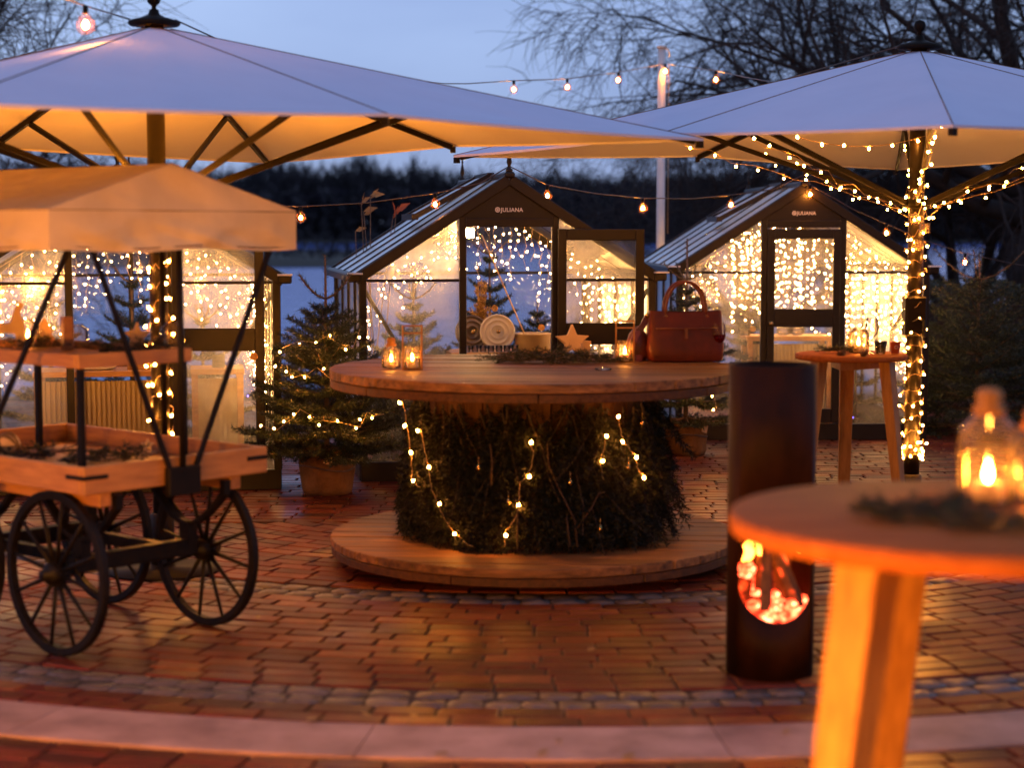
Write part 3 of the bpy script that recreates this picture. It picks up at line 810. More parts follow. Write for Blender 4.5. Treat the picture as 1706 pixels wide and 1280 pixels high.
# ------------------------------------------------------------------ greenhouses
GH_W, GH_E, GH_R = 1.05, 1.47, 2.15
def greenhouse(loc, rz, L, label, door_open, bays, mats, door_angle=172):
    t = empty('greenhouse', loc, rz, label, 'greenhouse', 'greenhouses')
    w, ze, zr = GH_W, GH_E, GH_R; fr = M['frame']; sill = 0.14; zm = 1.43; xd = 0.335; zh = 1.84
    sl = (zr - ze) / w
    def roofz(x): return zr - sl * abs(x)
    def bar(name, a, b, ww, hh, parent=t, up=(0, 0, 1), bevel=0.004):
        mb = MB(); mb.bar(a, b, ww, hh, up); return mb.build(name, fr, parent, bevel=bevel)
    def pane(poly, mat, parent=t, th=0.004, name='pane'):
        """poly: 3-D corner points of a flat sheet, thickened along its normal"""
        P = [Vector(p) for p in poly]; n = (P[1] - P[0]).cross(P[2] - P[0]).normalized() * th / 2; k = len(P)
        mb = MB(); mb.add([p + n for p in P], [tuple(range(k))])
        return mb.build(name, mat, parent)
    # base sills
    bar('sill', (-w - .02, 0, sill / 2), (w + .02, 0, sill / 2), .05, sill); bar('sill', (-w - .02, L, sill / 2), (w + .02, L, sill / 2), .05, sill)
    for s in (-1, 1): bar('sill', (s * w, .028, sill / 2), (s * w, L - .028, sill / 2), .05, sill - .004)
    # corner posts
    for s in (-1, 1):
        for y in (0, L): bar('corner_post', (s * w, y, sill), (s * w, y, ze), .055, .055)
    # rafters of both gables
    for y in (0, L):
        for s in (-1, 1): bar('rafter', (s * (w + .05), y - .004 if y == 0 else y + .004, ze - .035), (s * .004, y - .004 if y == 0 else y + .004, zr - .004), .07, .075, up=(0, 0, 1))
    # front gable
    for s in (-1, 1):
        bar('door_post', (s * xd, 0, sill), (s * xd, 0, roofz(xd) - .05), .05, .05)
        bar('mid_rail', (s * (xd + .025), 0, zm), (s * (w - .028), 0, zm), .02, .02)
        pane([(s * (xd + .02), .004, sill), (s * (w - .02), .004, sill), (s * (w - .02), .004, zm), (s * (xd + .02), .004, zm)], M['glass'])
        pane([(s * (xd + .02), .004, zm), (s * (w - .02), .004, zm), (s * (w - .02), .004, roofz(w) - .01), (s * (xd + .02), .004, roofz(xd) - .02)], M[mats.get('upper', 'glass')])
        bar('brace', (s * (w - .02), .03, 1.36), (s * (w - .28), .05, .92), .02, .03)
    xp = (zr - zh - .03) / sl
    bar('header', (-xd + .02, -.012, zh), (xd - .02, -.012, zh), .055, .06)
    mb = MB(); mb.prism([(-xp, zh + .03), (xp, zh + .03), (0, zr - .03)], .012, Matrix.Translation((0, -.012, 0)))
    gp = mb.build('gable_panel', fr, t)
    # printed name and round mark on the panel
    if mats.get('logo', True):
        cu = bpy.data.curves.new('lettering', 'FONT'); cu.body = 'JULIANA'; cu.size = 0.040; cu.extrude = 0.0006; cu.offset = 0.0008; cu.space_character = 1.06; cu.align_x = 'LEFT'
        tmp = bpy.data.objects.new('tmp', cu); COL.objects.link(tmp); bpy.context.view_layer.update()
        me = bpy.data.meshes.new_from_object(tmp.evaluated_get(bpy.context.evaluated_depsgraph_get())); bpy.data.objects.remove(tmp)
        me.materials.clear(); me.materials.append(M['white_print'])
        link('lettering', me, gp, (-.062, -.020, zh + .078), (math.pi / 2, 0, 0))
        lg = MB(); c = Vector((-.085, -.0195, zh + .092)); n = 20
        ring = []; 
        for k in range(n):
            a = 2 * math.pi * k / n; ring.append((math.cos(a), math.sin(a)))
        v = [c + Vector((x * .0185, 0, z * .0185)) for x, z in ring] + [c + Vector((x * .013, 0, z * .013)) for x, z in ring]
        lg.add(v, [(k, (k + 1) % n, n + (k + 1) % n, n + k) for k in range(n)])
        for k in range(4):
            a = math.pi * k / 4; d = Vector((math.cos(a), 0, math.sin(a))) * .0135; u = Vector((-math.sin(a), 0, math.cos(a))) * .0016
            lg.add([c - d - u + Vector((0, -.0004 * (k + 1), 0)), c + d - u + Vector((0, -.0004 * (k + 1), 0)), c + d + u + Vector((0, -.0004 * (k + 1), 0)), c - d + u + Vector((0, -.0004 * (k + 1), 0))], [(0, 1, 2, 3)])
        lg.build('round_mark', M['white_print'], gp)
    # door leaf (own frame: hinge at x=0, leaf towards -x)
    dw = 2 * xd - .05; z0, z1 = sill + .01, zh - .045
    dr = MB()
    st = .062
    for x in (-st / 2, -dw + st / 2): dr.box((x, 0, (z0 + z1) / 2), (st, .035, z1 - z0))
    dr.box((-dw / 2, 0, z1 - .04), (dw - 2 * st, .033, .08)); dr.box((-dw / 2, 0, 1.045), (dw - 2 * st, .033, .155)); dr.box((-dw / 2, 0, z0 + .06), (dw - 2 * st, .033, .12))
    d = dr.build('door', fr, t, (xd - .025, -.03, 0), (0, 0, math.radians(door_angle) if door_open else 0), bevel=.003)
    if door_open: d.location = (xd + .012, -.045, 0); bar('glazing_bar', (-dw + st, .002, zm), (-st, .002, zm), .018, .018, d)
    zz = [(z0 + .12, .968), (1.122, z1 - .08)]
    for a, b in zz:
        pane([(-dw + st, 0, a), (-st, 0, a), (-st, 0, b), (-dw + st, 0, b)], M['glass'], d)
    hk = MB(); hk.ball((-dw + .03, -.045, 1.0), .022); hk.tube([(-dw + .03, -.015, 1.0), (-dw + .03, -.05, 1.0)], .009, 8); hk.build('handle', M['brass'], d)
    # rear gable
    bar('mid_post', (0, L, sill), (0, L, zr - .07), .04, .04)
    bar('mid_rail', (-w + .028, L, zm), (w - .028, L, zm), .022, .022)
    for s in (-1, 1):
        pane([(s * .02, L - .004, sill), (s * (w - .02), L - .004, sill), (s * (w - .02), L - .004, zm), (s * .02, L - .004, zm)], M['glass'])
        pane([(s * .02, L - .004, zm), (s * (w - .02), L - .004, zm), (s * (w - .02), L - .004, roofz(w) - .01), (s * .02, L - .004, roofz(.02) - .03)], M['glass'])
    # side walls, gutters, roof
    for s in (-1, 1):
        g = MB(); x0 = s * (w + .01); x1 = s * (w + .10)
        g.bar((s * (w + .055), -.045, ze - .02), (s * (w + .055), L + .045, ze - .02), .10, .06); g.build('gutter', M['frame'], t, bevel=.01)
        ce = MB(); ce.box((s * (w + .056), -.05, ze + .012), (.10, .10, .012)); ce.build('gutter_glint', M['white_paint'], t)  # white plate stands in for the pale reflection on the gutter end
        for k in range(bays):
            ya = L * k / bays; yb = L * (k + 1) / bays
            if k: bar('glazing_bar', (s * w, ya, sill), (s * w, ya, ze - .05), .03, .03)
            pane([(s * w, ya + .015, sill), (s * w, yb - .015, sill), (s * w, yb - .015, ze - .05), (s * w, ya + .015, ze - .05)], M[mats.get('side', 'poly')])
            A = Vector((s * (w + .06), 0, roofz(w + .06) + .03)); B = Vector((s * .02, 0, zr + .012))
            pane([A + Vector((0, ya + .015, 0)), A + Vector((0, yb - .015, 0)), B + Vector((0, yb - .015, 0)), B + Vector((0, ya + .015, 0))], M[mats.get('roof', 'poly')], name='roof_pane')
            if k: bar('roof_bar', A + Vector((0, ya, .006)), B + Vector((0, ya, .004)), .026, .010, up=(0, 0, 1))
        for ya in (.012, L - .012): bar('verge', A + Vector((0, ya, .008)), B + Vector((0, ya, .008)), .035, .018)
    rb = MB(); rb.bar((0, -.05, zr + .028), (0, L + .05, zr + .028), .075, .045); rb.build('ridge', M['frame'], t, bevel=.012)
    # roof vent propped open on the left slope
    vb0, vb1 = L * .28, L * .28 + .62
    vt = MB(); A0 = Vector((-.03, 0, zr + .045)); A1 = Vector((-.60, 0, roofz(.6) + .125))
    for y in (vb0, vb1): vt.bar(A0 + Vector((0, y, 0)), A1 + Vector((0, y, 0)), .045, .04)
    vt.bar(A1 + Vector((0, vb0 - .02, 0)), A1 + Vector((0, vb1 + .02, 0)), .05, .045); vt.bar(A0 + Vector((0, vb0 - .02, .004)), A0 + Vector((0, vb1 + .02, .004)), .05, .03)
    v = vt.build('roof_vent', M['frame'], t)
    pane([A0 + Vector((0, vb0 + .02, .006)), A1 + Vector((0, vb0 + .02, .006)), A1 + Vector((0, vb1 - .02, .006)), A0 + Vector((0, vb1 - .02, .006))], M['poly'], v)
    for y in (-.01, L + .01):
        fn = MB(); fn.lathe([(.002, 0), (.024, 0), (.026, .02), (.012, .03), (.012, .05), (.020, .07), (.015, .10), (.006, .14), (.009, .155), (.003, .185), (.0005, .20)], 10, (0, y, zr + .048)); fn.build('finial', M['frame'], t)
    return t

gl = gnd(606, 803)
R10 = math.radians(10)
GC = greenhouse((gl.x + GH_W * math.cos(R10), gl.y + GH_W * math.sin(R10), 0), R10, 2.25, 'middle greenhouse with its door swung open and pans inside', True, 4, {'upper': 'mist', 'side': 'poly', 'roof': 'poly'})
gr = gnd(464, 815)
GL = greenhouse((gr.x - GH_W * math.cos(R10), gr.y - GH_W * math.sin(R10), 0), R10, 2.25, 'left greenhouse behind the cart, hung with curtains of lights', True, 4, {'upper': 'glass', 'side': 'poly', 'roof': 'poly', 'logo': False})
g3 = at(1336, 600, 15.3)
GR = greenhouse((g3.x, 15.3, 0), math.radians(1.5), 3.0, 'right greenhouse with closed door and milky glowing roof', False, 5, {'upper': 'glass', 'side': 'poly', 'roof': 'poly'})
bpy.context.view_layer.update()
MC, ML, MR = GC.matrix_world.copy(), GL.matrix_world.copy(), GR.matrix_world.copy()
def roofz(x): return GH_R - (GH_R - GH_E) / GH_W * abs(x)

rng0 = random.Random(77)
# middle greenhouse: sparse icicles
light_curtain(MC, [((x, .16, roofz(x) - .10), rng0.uniform(.10, .42)) for x in np.arange(-.92, -.36, .055)], .07, 'sparse icicle lights behind the left gable pane of the middle greenhouse', seed=1)
light_curtain(MC, [((x, 1.0, roofz(x) - .12), rng0.uniform(.22, .6)) for x in np.arange(-.18, .55, .06)], .068, 'icicle lights hanging in the doorway of the middle greenhouse', seed=2)
light_curtain(MC, [((x, .35, roofz(x) - .12), rng0.uniform(.15, .50)) for x in np.arange(.40, .98, .055)], .07, 'icicle lights behind the open door of the middle greenhouse', seed=3)
light_curtain(MC, [((.97, y, GH_E - .06), rng0.uniform(.45, 1.0)) for y in np.arange(.25, 2.15, .19)], .085, 'lights along the right glass wall of the middle greenhouse', seed=4)
light_curtain(MC, [((-.98, y, GH_E - .06), rng0.uniform(.6, 1.05)) for y in np.arange(.2, 2.15, .17)], .10, 'lights along the left glass wall of the middle greenhouse', seed=5)
# right greenhouse: dense
light_curtain(MR, [((x, .14, roofz(x) - .10), rng0.uniform(.25, .62) if x < -.4 else rng0.uniform(.3, .7)) for x in np.arange(-.92, -.36, .07)], .075, 'dense icicle lights behind the left gable panes of the right greenhouse', seed=6)
light_curtain(MR, [((x, .14, roofz(x) - .08), rng0.uniform(.6, 1.0)) for x in np.arange(.38, .98, .050)], .07, 'thick curtain of lights behind the right gable panes of the right greenhouse', seed=7)
light_curtain(MR, [((x + rng0.uniform(-.02, .02), rng0.uniform(.7, 1.6), roofz(x) - .10), rng0.uniform(.85, 1.05)) for x in np.arange(-.42, .42, .032)], .07, 'cloud of tiny lights seen through the door of the right greenhouse', seed=8)
light_curtain(MR, [((-.98, y, GH_E - .06), rng0.uniform(.4, 1.0)) for y in np.arange(.15, 2.9, .13)], .08, 'lights along the left glass wall of the right greenhouse', seed=9)
light_curtain(MR, [((.97, y, GH_E - .06), rng0.uniform(.6, 1.0)) for y in np.arange(.15, 2.9, .30)], .085, 'lights along the right glass wall of the right greenhouse', seed=10)
# left greenhouse
light_curtain(ML, [((x, .14, roofz(x) - .10), rng0.uniform(.35, .8)) for x in np.arange(-.95, -.36, .075)], .075, 'dense lights behind the left gable panes of the left greenhouse', seed=11)
light_curtain(ML, [((x, .9, roofz(x) - .10), rng0.uniform(.4, .75)) for x in np.arange(-.34, .36, .075)], .075, 'lights hanging in the doorway of the left greenhouse', seed=12)
light_curtain(ML, [((x, .18, roofz(x) - .08), rng0.uniform(.35, .75)) for x in np.arange(.38, .92, .07)], .075, 'lights behind the open door of the left greenhouse', seed=13)
light_curtain(ML, [((.965, y, GH_E - .05), rng0.uniform(.75, .95)) for y in np.arange(.06, 2.1, .16)], .065, 'bright column of lights at the right corner of the left greenhouse', seed=14)
light_curtain(ML, [((-.98, y, GH_E - .06), rng0.uniform(.5, 1.0)) for y in np.arange(.15, 2.1, .16)], .09, 'lights along the left glass wall of the left greenhouse', seed=15)

# firs inside the greenhouses
def inside(Mx, x, y): return tuple(Mx @ Vector((x, y, 0)))
fir_tree(inside(MC, -.80, .38), .98, .26, 71, 'low bushy fir at the lower left corner of the middle greenhouse', bare_top=.1, whorls=9, per=8, leader=False, group='firs inside the greenhouses', z0=.1, twigs=13)
fir_tree(inside(MC, -.60, .75), 1.52, .42, 41, 'young fir behind the left pane of the middle greenhouse', bare_top=.22, whorls=10, per=8, group='firs inside the greenhouses', z0=.25, twigs=14)
fir_tree(inside(MC, .14, 1.72), 1.78, .36, 42, 'tall fir behind the golden grass in the middle greenhouse', bare_top=.14, whorls=11, per=8, group='firs inside the greenhouses', z0=.25, twigs=11)
fir_tree(inside(MC, .55, 1.80), 1.20, .38, 43, 'bushy low fir behind the cream pot in the middle greenhouse', bare_top=.1, whorls=10, per=9, leader=False, group='firs inside the greenhouses', z0=.25, twigs=11)
fir_tree(inside(MC, .78, .9), 1.22, .22, 47, 'small fir whose tip shows through the open door pane', bare_top=.2, whorls=6, per=5, group='firs inside the greenhouses', z0=.25, twigs=11)
fir_tree(inside(ML, -.58, 1.45), 1.35, .42, 44, 'fir at the left of the left greenhouse, behind the jars', bare_top=.15, whorls=8, per=6, group='firs inside the greenhouses', z0=.25, twigs=11)
fir_tree(inside(ML, .02, 1.70), 1.52, .46, 45, 'broad fir in the doorway of the left greenhouse', bare_top=.12, whorls=8, per=7, group='firs inside the greenhouses', z0=.25, twigs=11)
fir_tree(inside(ML, .55, 1.25), 1.22, .38, 46, 'fir behind the open door of the left greenhouse', bare_top=.12, whorls=7, per=6, group='firs inside the greenhouses', z0=.25, twigs=11)
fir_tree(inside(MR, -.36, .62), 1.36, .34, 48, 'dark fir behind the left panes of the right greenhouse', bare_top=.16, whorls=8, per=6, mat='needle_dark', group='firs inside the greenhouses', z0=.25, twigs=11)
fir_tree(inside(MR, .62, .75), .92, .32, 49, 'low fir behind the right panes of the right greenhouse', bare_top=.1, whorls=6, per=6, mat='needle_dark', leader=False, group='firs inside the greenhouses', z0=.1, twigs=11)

# ------------------------------------------------------------------ benches and wares inside
def bench(Mx, x0, x1, y0, y1, z, label, ribs=True):
    o = Mx @ Vector(((x0 + x1) / 2, (y0 + y1) / 2, 0)); rz = Mx.to_euler().z
    t = empty('bench', o, rz, label, 'bench', 'greenhouse benches'); W = x1 - x0; D = y1 - y0
    for k in range(3):
        b = MB(); b.box((0, -D / 2 + D * (k + .5) / 3, z - .02), (W, D / 3 - .004, .04)); b.build('board', M['wood'], t, bevel=.003)
    if ribs:
        n = max(6, int((W - .1) / .034)); rm = MB(); rm.box((0, 0, 0), (.020, .022, z - .12)); me = rm.mesh('rib', M['ceramic'])
        pb = MB(); pb.box((0, -D / 2 + .06, (z - .08) / 2 + .03), (W - .08, .012, z - .12)); pan = pb.build('front_panel', M['ceramic'], t)
        for k in range(n): link('rib', me, pan, (-W / 2 + .07 + (W - .14) * k / (n - 1), -D / 2 + .044, (z - .08) / 2 + .03))
    for sx in (-1, 1):
        for sy in (-1, 1):
            l = MB(); l.box((sx * (W / 2 - .03), sy * (D / 2 - .03), (z - .04) / 2), (.045, .045, z - .04)); l.build('leg', M['wood'], t)
    return t
bench(ML, -.62, .34, .42, .86, .80, 'wooden bench with a ribbed cream front in the left greenhouse')
bench(MC, -.36, .46, .40, .86, .885, 'bench carrying the pans in the middle greenhouse', ribs=False)
bench(MR, -.40, .36, .45, .85, .86, 'bench with a ribbed front inside the right greenhouse')
bench(ML, .46, .84, .50, .9, .80, 'short bench behind the open door of the left greenhouse')

def lathe_thing(name, prof, mat, loc, label, cat, n=28, rot=None, group=None):
    mb = MB(); mb.lathe(prof, n); o = mb.build(name, M[mat], None, loc, rot); return tag(o, label, cat, group)
zb = .885
def lid(x, y, r, mat, label, lean, yaw=0):
    c = MC @ Vector((x, y, zb + r * math.cos(lean) + .012)); rz = MC.to_euler().z + yaw
    t = empty('pan_lid', c, rz, label, 'pan lid')
    Mx = Euler((math.pi / 2 - lean, 0, 0)).to_matrix()
    mb = MB(); mb.lathe([(.001, .012), (r * .35, .012), (r * .37, .016), (r * .40, .012), (r * .62, .010), (r * .64, .015), (r * .68, .009), (r * .86, .006), (r * .9, .014), (r * .98, .010), (r, .002), (r * .97, -.006), (.001, -.002)], 40, M=Mx)
    d = mb.build('disc', M[mat], t)
    k = MB(); k.lathe([(.004, .012), (.006, .03), (.016, .036), (.017, .046), (.010, .052), (.001, .053)], 14, M=Mx); k.build('knob', M['brass'], t)
lid(0.0, .50, .135, 'ceramic_grey', 'round cream lid propped upright on the bench in the doorway', .18)
lid(-.18, .58, .130, 'steel', 'dark ringed lid propped behind the door post', .16, .1)
pot_c = MC @ Vector((.275, .54, zb))
t = empty('cooking_pot', pot_c, MC.to_euler().z, 'large cream cooking pot on the bench in the doorway', 'pot')
mb = MB(); mb.lathe([(.001, .002), (.125, .002), (.132, .012), (.136, .12), (.142, .128), (.136, .134), (.126, .13), (.122, .02), (.001, .018)], 36); mb.build('body', M['ceramic'], t)
for s in (-1, 1):
    h = MB(); h.tube([(s * .132, -.035, .10), (s * .165, -.025, .105), (s * .168, .02, .105), (s * .132, .035, .10)], .007, 6); h.build('handle', M['ceramic'], t)
sp = MB(); e0 = Vector(pot_c) + Vector((-.03, 0, .05)); e1 = at(803, 392, 13.6)
sp.tube([e0, e1], .006, 6); tag(sp.build('stirring_rod', M['star']), 'thin pale rod leaning out of the cream pot', 'rod')
rngg = random.Random(6)
for i, x in enumerate(np.linspace(-.24, .12, 7)):
    c = MC @ Vector((x, .43, zb))
    lathe_thing('glass_tumbler', [(.001, .003), (.022, .003), (.026, .05), (.024, .05), (.020, .008), (.001, .008)], 'clear', c, 'small clear glass in the row before the pan lids', 'glass', 16, group='row of small glasses')
def floodlight():
    c = MC @ Vector((-.27, .10, 1.765))
    t = empty('floodlight', c, MC.to_euler().z, 'bright square lamp at the top left of the open doorway', 'lamp')
    b = MB(); b.box((0, .012, 0), (.075, .03, .075)); b.build('housing', M['black_metal'], t, bevel=.006)
    g = MB(); g.box((0, -.007, 0), (.06, .006, .06)); g.build('lens', M['lamp'], t)
floodlight()
def gold_grass():
    c = MC @ Vector((-.09, .72, zb)); t = empty('dried_grass', c, 0, 'bunch of golden dried grass standing in the doorway', 'dried grass')
    st = MB(); segs = []; r = random.Random(9)
    for i in range(26):
        a = r.uniform(0, 6.28); rr = r.uniform(.01, .085); h = r.uniform(.30, .54)
        e = Vector((math.cos(a) * rr, math.sin(a) * rr, h)); st.tube([(0, 0, 0), e * .5, e], .0022, 3)
        for k in range(7):
            p = e * (.35 + .62 * k / 7); d = Vector((r.uniform(-1, 1), r.uniform(-1, 1), r.uniform(.3, 1))).normalized() * r.uniform(.03, .06); segs.append((tuple(p), tuple(p + d)))
    st.build('stalks', M['dry_gold'], t)
    V = needles_on(segs, .0024, .018, .009, np.random.default_rng(2)); link('seed_heads', tri_mesh('seed_heads', V, M['dry_gold']), t)
    vs = MB(); vs.lathe([(.001, 0), (.04, 0), (.05, .05), (.03, .11), (.034, .12), (.026, .118), (.001, .02)], 16, (0, 0, .02)); vs.build('vase', M['ceramic'], t)
gold_grass()
for i, (px, py, Y, where) in enumerate([(824, 514, 13.9, 'hanging from the tall fir in the doorway'), (902, 546, 13.6, 'hanging at the right of the doorway above the pot'), (1254, 548, 15.8, 'hanging behind the left panes of the right greenhouse'), (423, 594, 11.9, 'at the right edge of the left greenhouse door')]):
    c = at(px, py, Y); mb = MB(); R = Euler((math.pi / 2, 0, .1)).to_matrix()
    mb.lathe([(.001, .003), (.020, .003), (.023, .005), (.026, .003), (.026, -.003), (.001, -.003)], 18, M=R)
    o = mb.build('dried_orange_slice', M['orange_rind'], None, c); tag(o, 'dried orange slice ' + where, 'ornament', 'dried orange slices')
    s = MB()
    for k in range(8):
        a = k * math.pi / 4; s.bar(R @ Vector((.003 * math.cos(a), .003 * math.sin(a), .0045)), R @ Vector((.018 * math.cos(a), .018 * math.sin(a), .0045)), .002, .001)
    s.build('segments', M['star'], o)
for i, (px, py, lab) in enumerate([(1240, 578, 'glass bowl left of the door rail'), (1305, 575, 'glass bowl behind the lower door pane'), (1328, 574, 'small glass bowl at the right of the lower door pane')]):
    c = at(px, py, 15.95); lathe_thing('glass_bowl', [(.001, .0), (.04, .0), (.062, .02), (.066, .05), (.055, .075), (.05, .072), (.058, .03), (.001, .008)], 'jar', (c.x, c.y, .86), lab + ' in the right greenhouse', 'bowl', 20)
# wares on the left bench
c = ML @ Vector((-.18, .60, .80)); lathe_thing('plate_stack', [(.001, 0), (.09, 0), (.13, .016), (.128, .02), (.125, .024), (.13, .03), (.126, .034), (.001, .03)], 'ceramic_grey', c, 'stack of pale plates on the left greenhouse bench', 'plates')
c = ML @ Vector((.12, .62, .80)); mb = MB(); mb.box((0, 0, .05), (.20, .16, .10)); tag(mb.build('wooden_box', M['wood'], None, c, (0, 0, R10), bevel=.004), 'small wooden box on the left greenhouse bench', 'box')
c = ML @ Vector((.66, .62, .80)); mb = MB(); mb.box((0, 0, .045), (.09, .012, .085), Euler((-.2, 0, 0)).to_matrix()); o = mb.build('chalk_board', M['black_metal'], None, c, (0, 0, R10)); tag(o, 'little black board on the bench behind the open left door', 'board')

# ------------------------------------------------------------------ parasols
def parasol(loc, ang, label, side=4.0, zc=2.26, zmid=2.30, zp=2.86, box_z=None):
    t = empty('parasol', loc, 0, label, 'parasol', 'large square parasols')
    pl = MB(); pl.tube([(0, 0, 0), (0, 0, zp + .02)], .047, 20); pole = pl.build('pole', M['pole_metal'], t)
    sl = MB(); sl.lathe([(.05, .0), (.062, .0), (.062, .30), (.05, .31)], 20); sl.build('sleeve', M['pole_metal'], t)
    bs = MB(); bs.lathe([(.001, .0), (.30, .0), (.30, .012), (.07, .02), (.055, .05)], 24); bs.build('base_plate', M['black_metal'], t)
    h = side / 2; ring = []
    for k in range(8):
        a = ang + k * math.pi / 4 + math.pi / 4
        r = h * math.sqrt(2) if k % 2 == 0 else h
        ring.append(Vector((r * math.cos(a), r * math.sin(a), zc if k % 2 == 0 else zmid)))
    apex = Vector((0, 0, zp))
    # cloth: 8 panels, slightly slack between the ribs
    vs = []; fs = []; n = 12
    def surf(k, u, s):       # k panel, u 0..1 along edge, s 0..1 from apex to edge
        e = ring[k].lerp(ring[(k + 1) % 8], u)
        p = apex.lerp(e, s)
        p.z -= 0.016 * 4 * u * (1 - u) * s * (1 - 0.55 * s)
        p.z += s * (.012 * mnoise.noise(Vector((k * 3.1 + u * 5, s * 1.6, loc[0]))) + .006 * mnoise.noise(Vector((k * 7.7 + u * 13, s * 3, loc[0])))) * min(1, 6 * (1 - s)) * 4 * u * (1 - u) * 1.6
        p = p + (Vector((0, 0, p.z)) - p) * (0.016 * 4 * u * (1 - u) * s ** 6)
        return p
    mb = MB(); m = 14
    for k in range(8):
        v = [surf(k, i / m, max(.03, j / n)) for j in range(n + 1) for i in range(m + 1)]
        f = [(j * (m + 1) + i, (j + 1) * (m + 1) + i, (j + 1) * (m + 1) + i + 1, j * (m + 1) + i + 1) for j in range(n) for i in range(m)]
        mb.add(v, f, True)
    can = mb.build('canopy', M['parasol'], t)
    hm = MB()
    for k in range(8):
        pts = [surf(k, i / m, 1.0) for i in range(m + 1)]
        for a, b in zip(pts, pts[1:]): hm.add([a + Vector((0, 0, .002)), b + Vector((0, 0, .002)), b - Vector((0, 0, .012)), a - Vector((0, 0, .012))], [(0, 1, 2, 3)], True)
    hm.build('hem', M['parasol'], can)
    sm = MB()
    for k in range(8): sm.tube([surf(k, 0, max(.03, j / n)) + Vector((0, 0, .001)) for j in range(n + 1)], .003, 4, caps=False)
    sm.build('seam', M['burlap'], can)
    cp = MB(); cp.lathe([(.001, -.012), (.125, -.012), (.135, .0), (.128, .012), (.06, .030), (.03, .045), (.022, .07), (.001, .075)], 28, (0, 0, zp + .012)); cp.build('cap', M['black_metal'], t)
    fn = MB(); fn.lathe([(.014, 0), (.012, .03), (.03, .045), (.036, .068), (.03, .092), (.001, .105)], 16, (0, 0, zp + .07)); fn.build('finial', M['black_metal'], t)
    rn = MB(); rn.lathe([(.049, 0), (.085, .0), (.088, .05), (.049, .055)], 20, (0, 0, zc - .33)); rn.build('runner', M['black_metal'], t)
    for k in range(8):
        rb = MB(); pts = [surf(k, 0, s) - Vector((0, 0, .024)) for s in np.linspace(.03, .985, 9)]
        for a, b in zip(pts, pts[1:]): rb.bar(a, b, .020, .030)
        rib = rb.build('rib', M['black_metal'], t)
        st = MB(); a = ring[k].normalized() * .08; e = surf(k, 0, .56 if k % 2 == 0 else .72) - Vector((0, 0, .045))
        st.bar((ring[k].x / ring[k].xy.length * .085, ring[k].y / ring[k].xy.length * .085, zc - .305), e, .020, .028); st.build('strut', M['black_metal'], t)
        tb = MB(); tb.box(ring[k] - Vector((0, 0, .03)) - Vector((ring[k].x, ring[k].y, 0)).normalized() * .02, (.03, .03, .035), Euler((0, 0, ang + k * math.pi / 4)).to_matrix()); tb.build('rib_end', M['black_metal'], rib)
    if box_z:
        b = MB(); b.box((0, 0, box_z), (.13, .12, .24)); cb = b.build('crank_box', M['pole_metal'], t, bevel=.012)
        c = MB(); c.tube([(.03, -.065, box_z - .02), (.03, -.12, box_z - .02), (.03, -.125, box_z - .12), (.03, -.19, box_z - .125)], .009, 8); c.build('crank_handle', M['black_metal'], cb)
    return t
pb = gnd(272, 951)
PAR_L = Vector((pb.x, pb.y, 0))
parasol(PAR_L, math.radians(40.8), 'pale parasol over the cart at the left', 3.97, 2.245, 2.285, 2.83)
PAR_R = Vector((at(1520, 700, 10.85).x, 10.85, 0))
parasol(PAR_R, math.radians(35.5), 'pale parasol at the right on a pole wound with lights', 4.0, 2.25, 2.30, 2.86, box_z=1.27)

# lights wound round the poles and along the struts
def helix(c, r, z0, z1, turns, n, seed):
    rg = random.Random(seed); return [Vector((c.x + (r + rg.uniform(0, .012)) * math.cos(2 * math.pi * turns * i / n), c.y + (r + rg.uniform(0, .012)) * math.sin(2 * math.pi * turns * i / n), z0 + (z1 - z0) * i / n + rg.uniform(-.02, .02))) for i in range(n + 1)]
light_string(helix(PAR_R, .058, .42, 2.05, 19, 380, 3), .135, 'fairy lights wound round the pole of the right parasol', r=.0068, seed=3)
light_string([p + Vector((0, 0, 0)) for p in helix(PAR_R, .068, .40, .50, 2, 40, 5)], .05, 'cluster of fairy lights at the foot of the right winding', r=.0068, seed=8)
light_string(helix(PAR_L, .058, .55, 1.72, 12, 240, 4), .135, 'fairy lights wound round the pole of the left parasol', r=.0075, seed=4)
rg = random.Random(12)
def strut_string(k, par, ang, label, step, seed, zc=2.25, mid=2.30, side=4.0, zp=2.86, frac=None, mat='fairy', r=.0066):
    a = ang + k * math.pi / 4 + math.pi / 4; rr = side / 2 * (math.sqrt(2) if k % 2 == 0 else 1.0)
    f = frac or (.56 if k % 2 == 0 else .72)
    e = par + Vector((math.cos(a) * rr * f, math.sin(a) * rr * f, zp + (zc if k % 2 == 0 else mid) * f - zp * f - .12)); s = par + Vector((math.cos(a) * .1, math.sin(a) * .1, zc - .34)); pts = []
    g = random.Random(seed)
    for i in range(13):
        pts.append(s.lerp(e, i / 12) + Vector((g.uniform(-.02, .02), g.uniform(-.02, .02), g.uniform(-.045, .01))))
    return light_string(pts, step, label, r=r, seed=seed, jitter=.02, mat=mat)
PAR_ANG = math.radians(35.5)
def strut_dir(k):
    a = PAR_ANG + k * math.pi / 4 + math.pi / 4
    q = proj(PAR_R + Vector((math.cos(a) * 1.2, math.sin(a) * 1.2, 2.3))); return q
order = sorted(range(8), key=lambda k: strut_dir(k)[0])
words = ['leftmost', 'second from the left', 'third from the left', 'fourth from the left', 'fifth from the left', 'sixth from the left', 'seventh from the left', 'rightmost']
for i in range(8):
    strut_string(order[i], PAR_R, PAR_ANG, 'lights along the strut ' + words[i] + ' under the right parasol', .15, 20 + i)
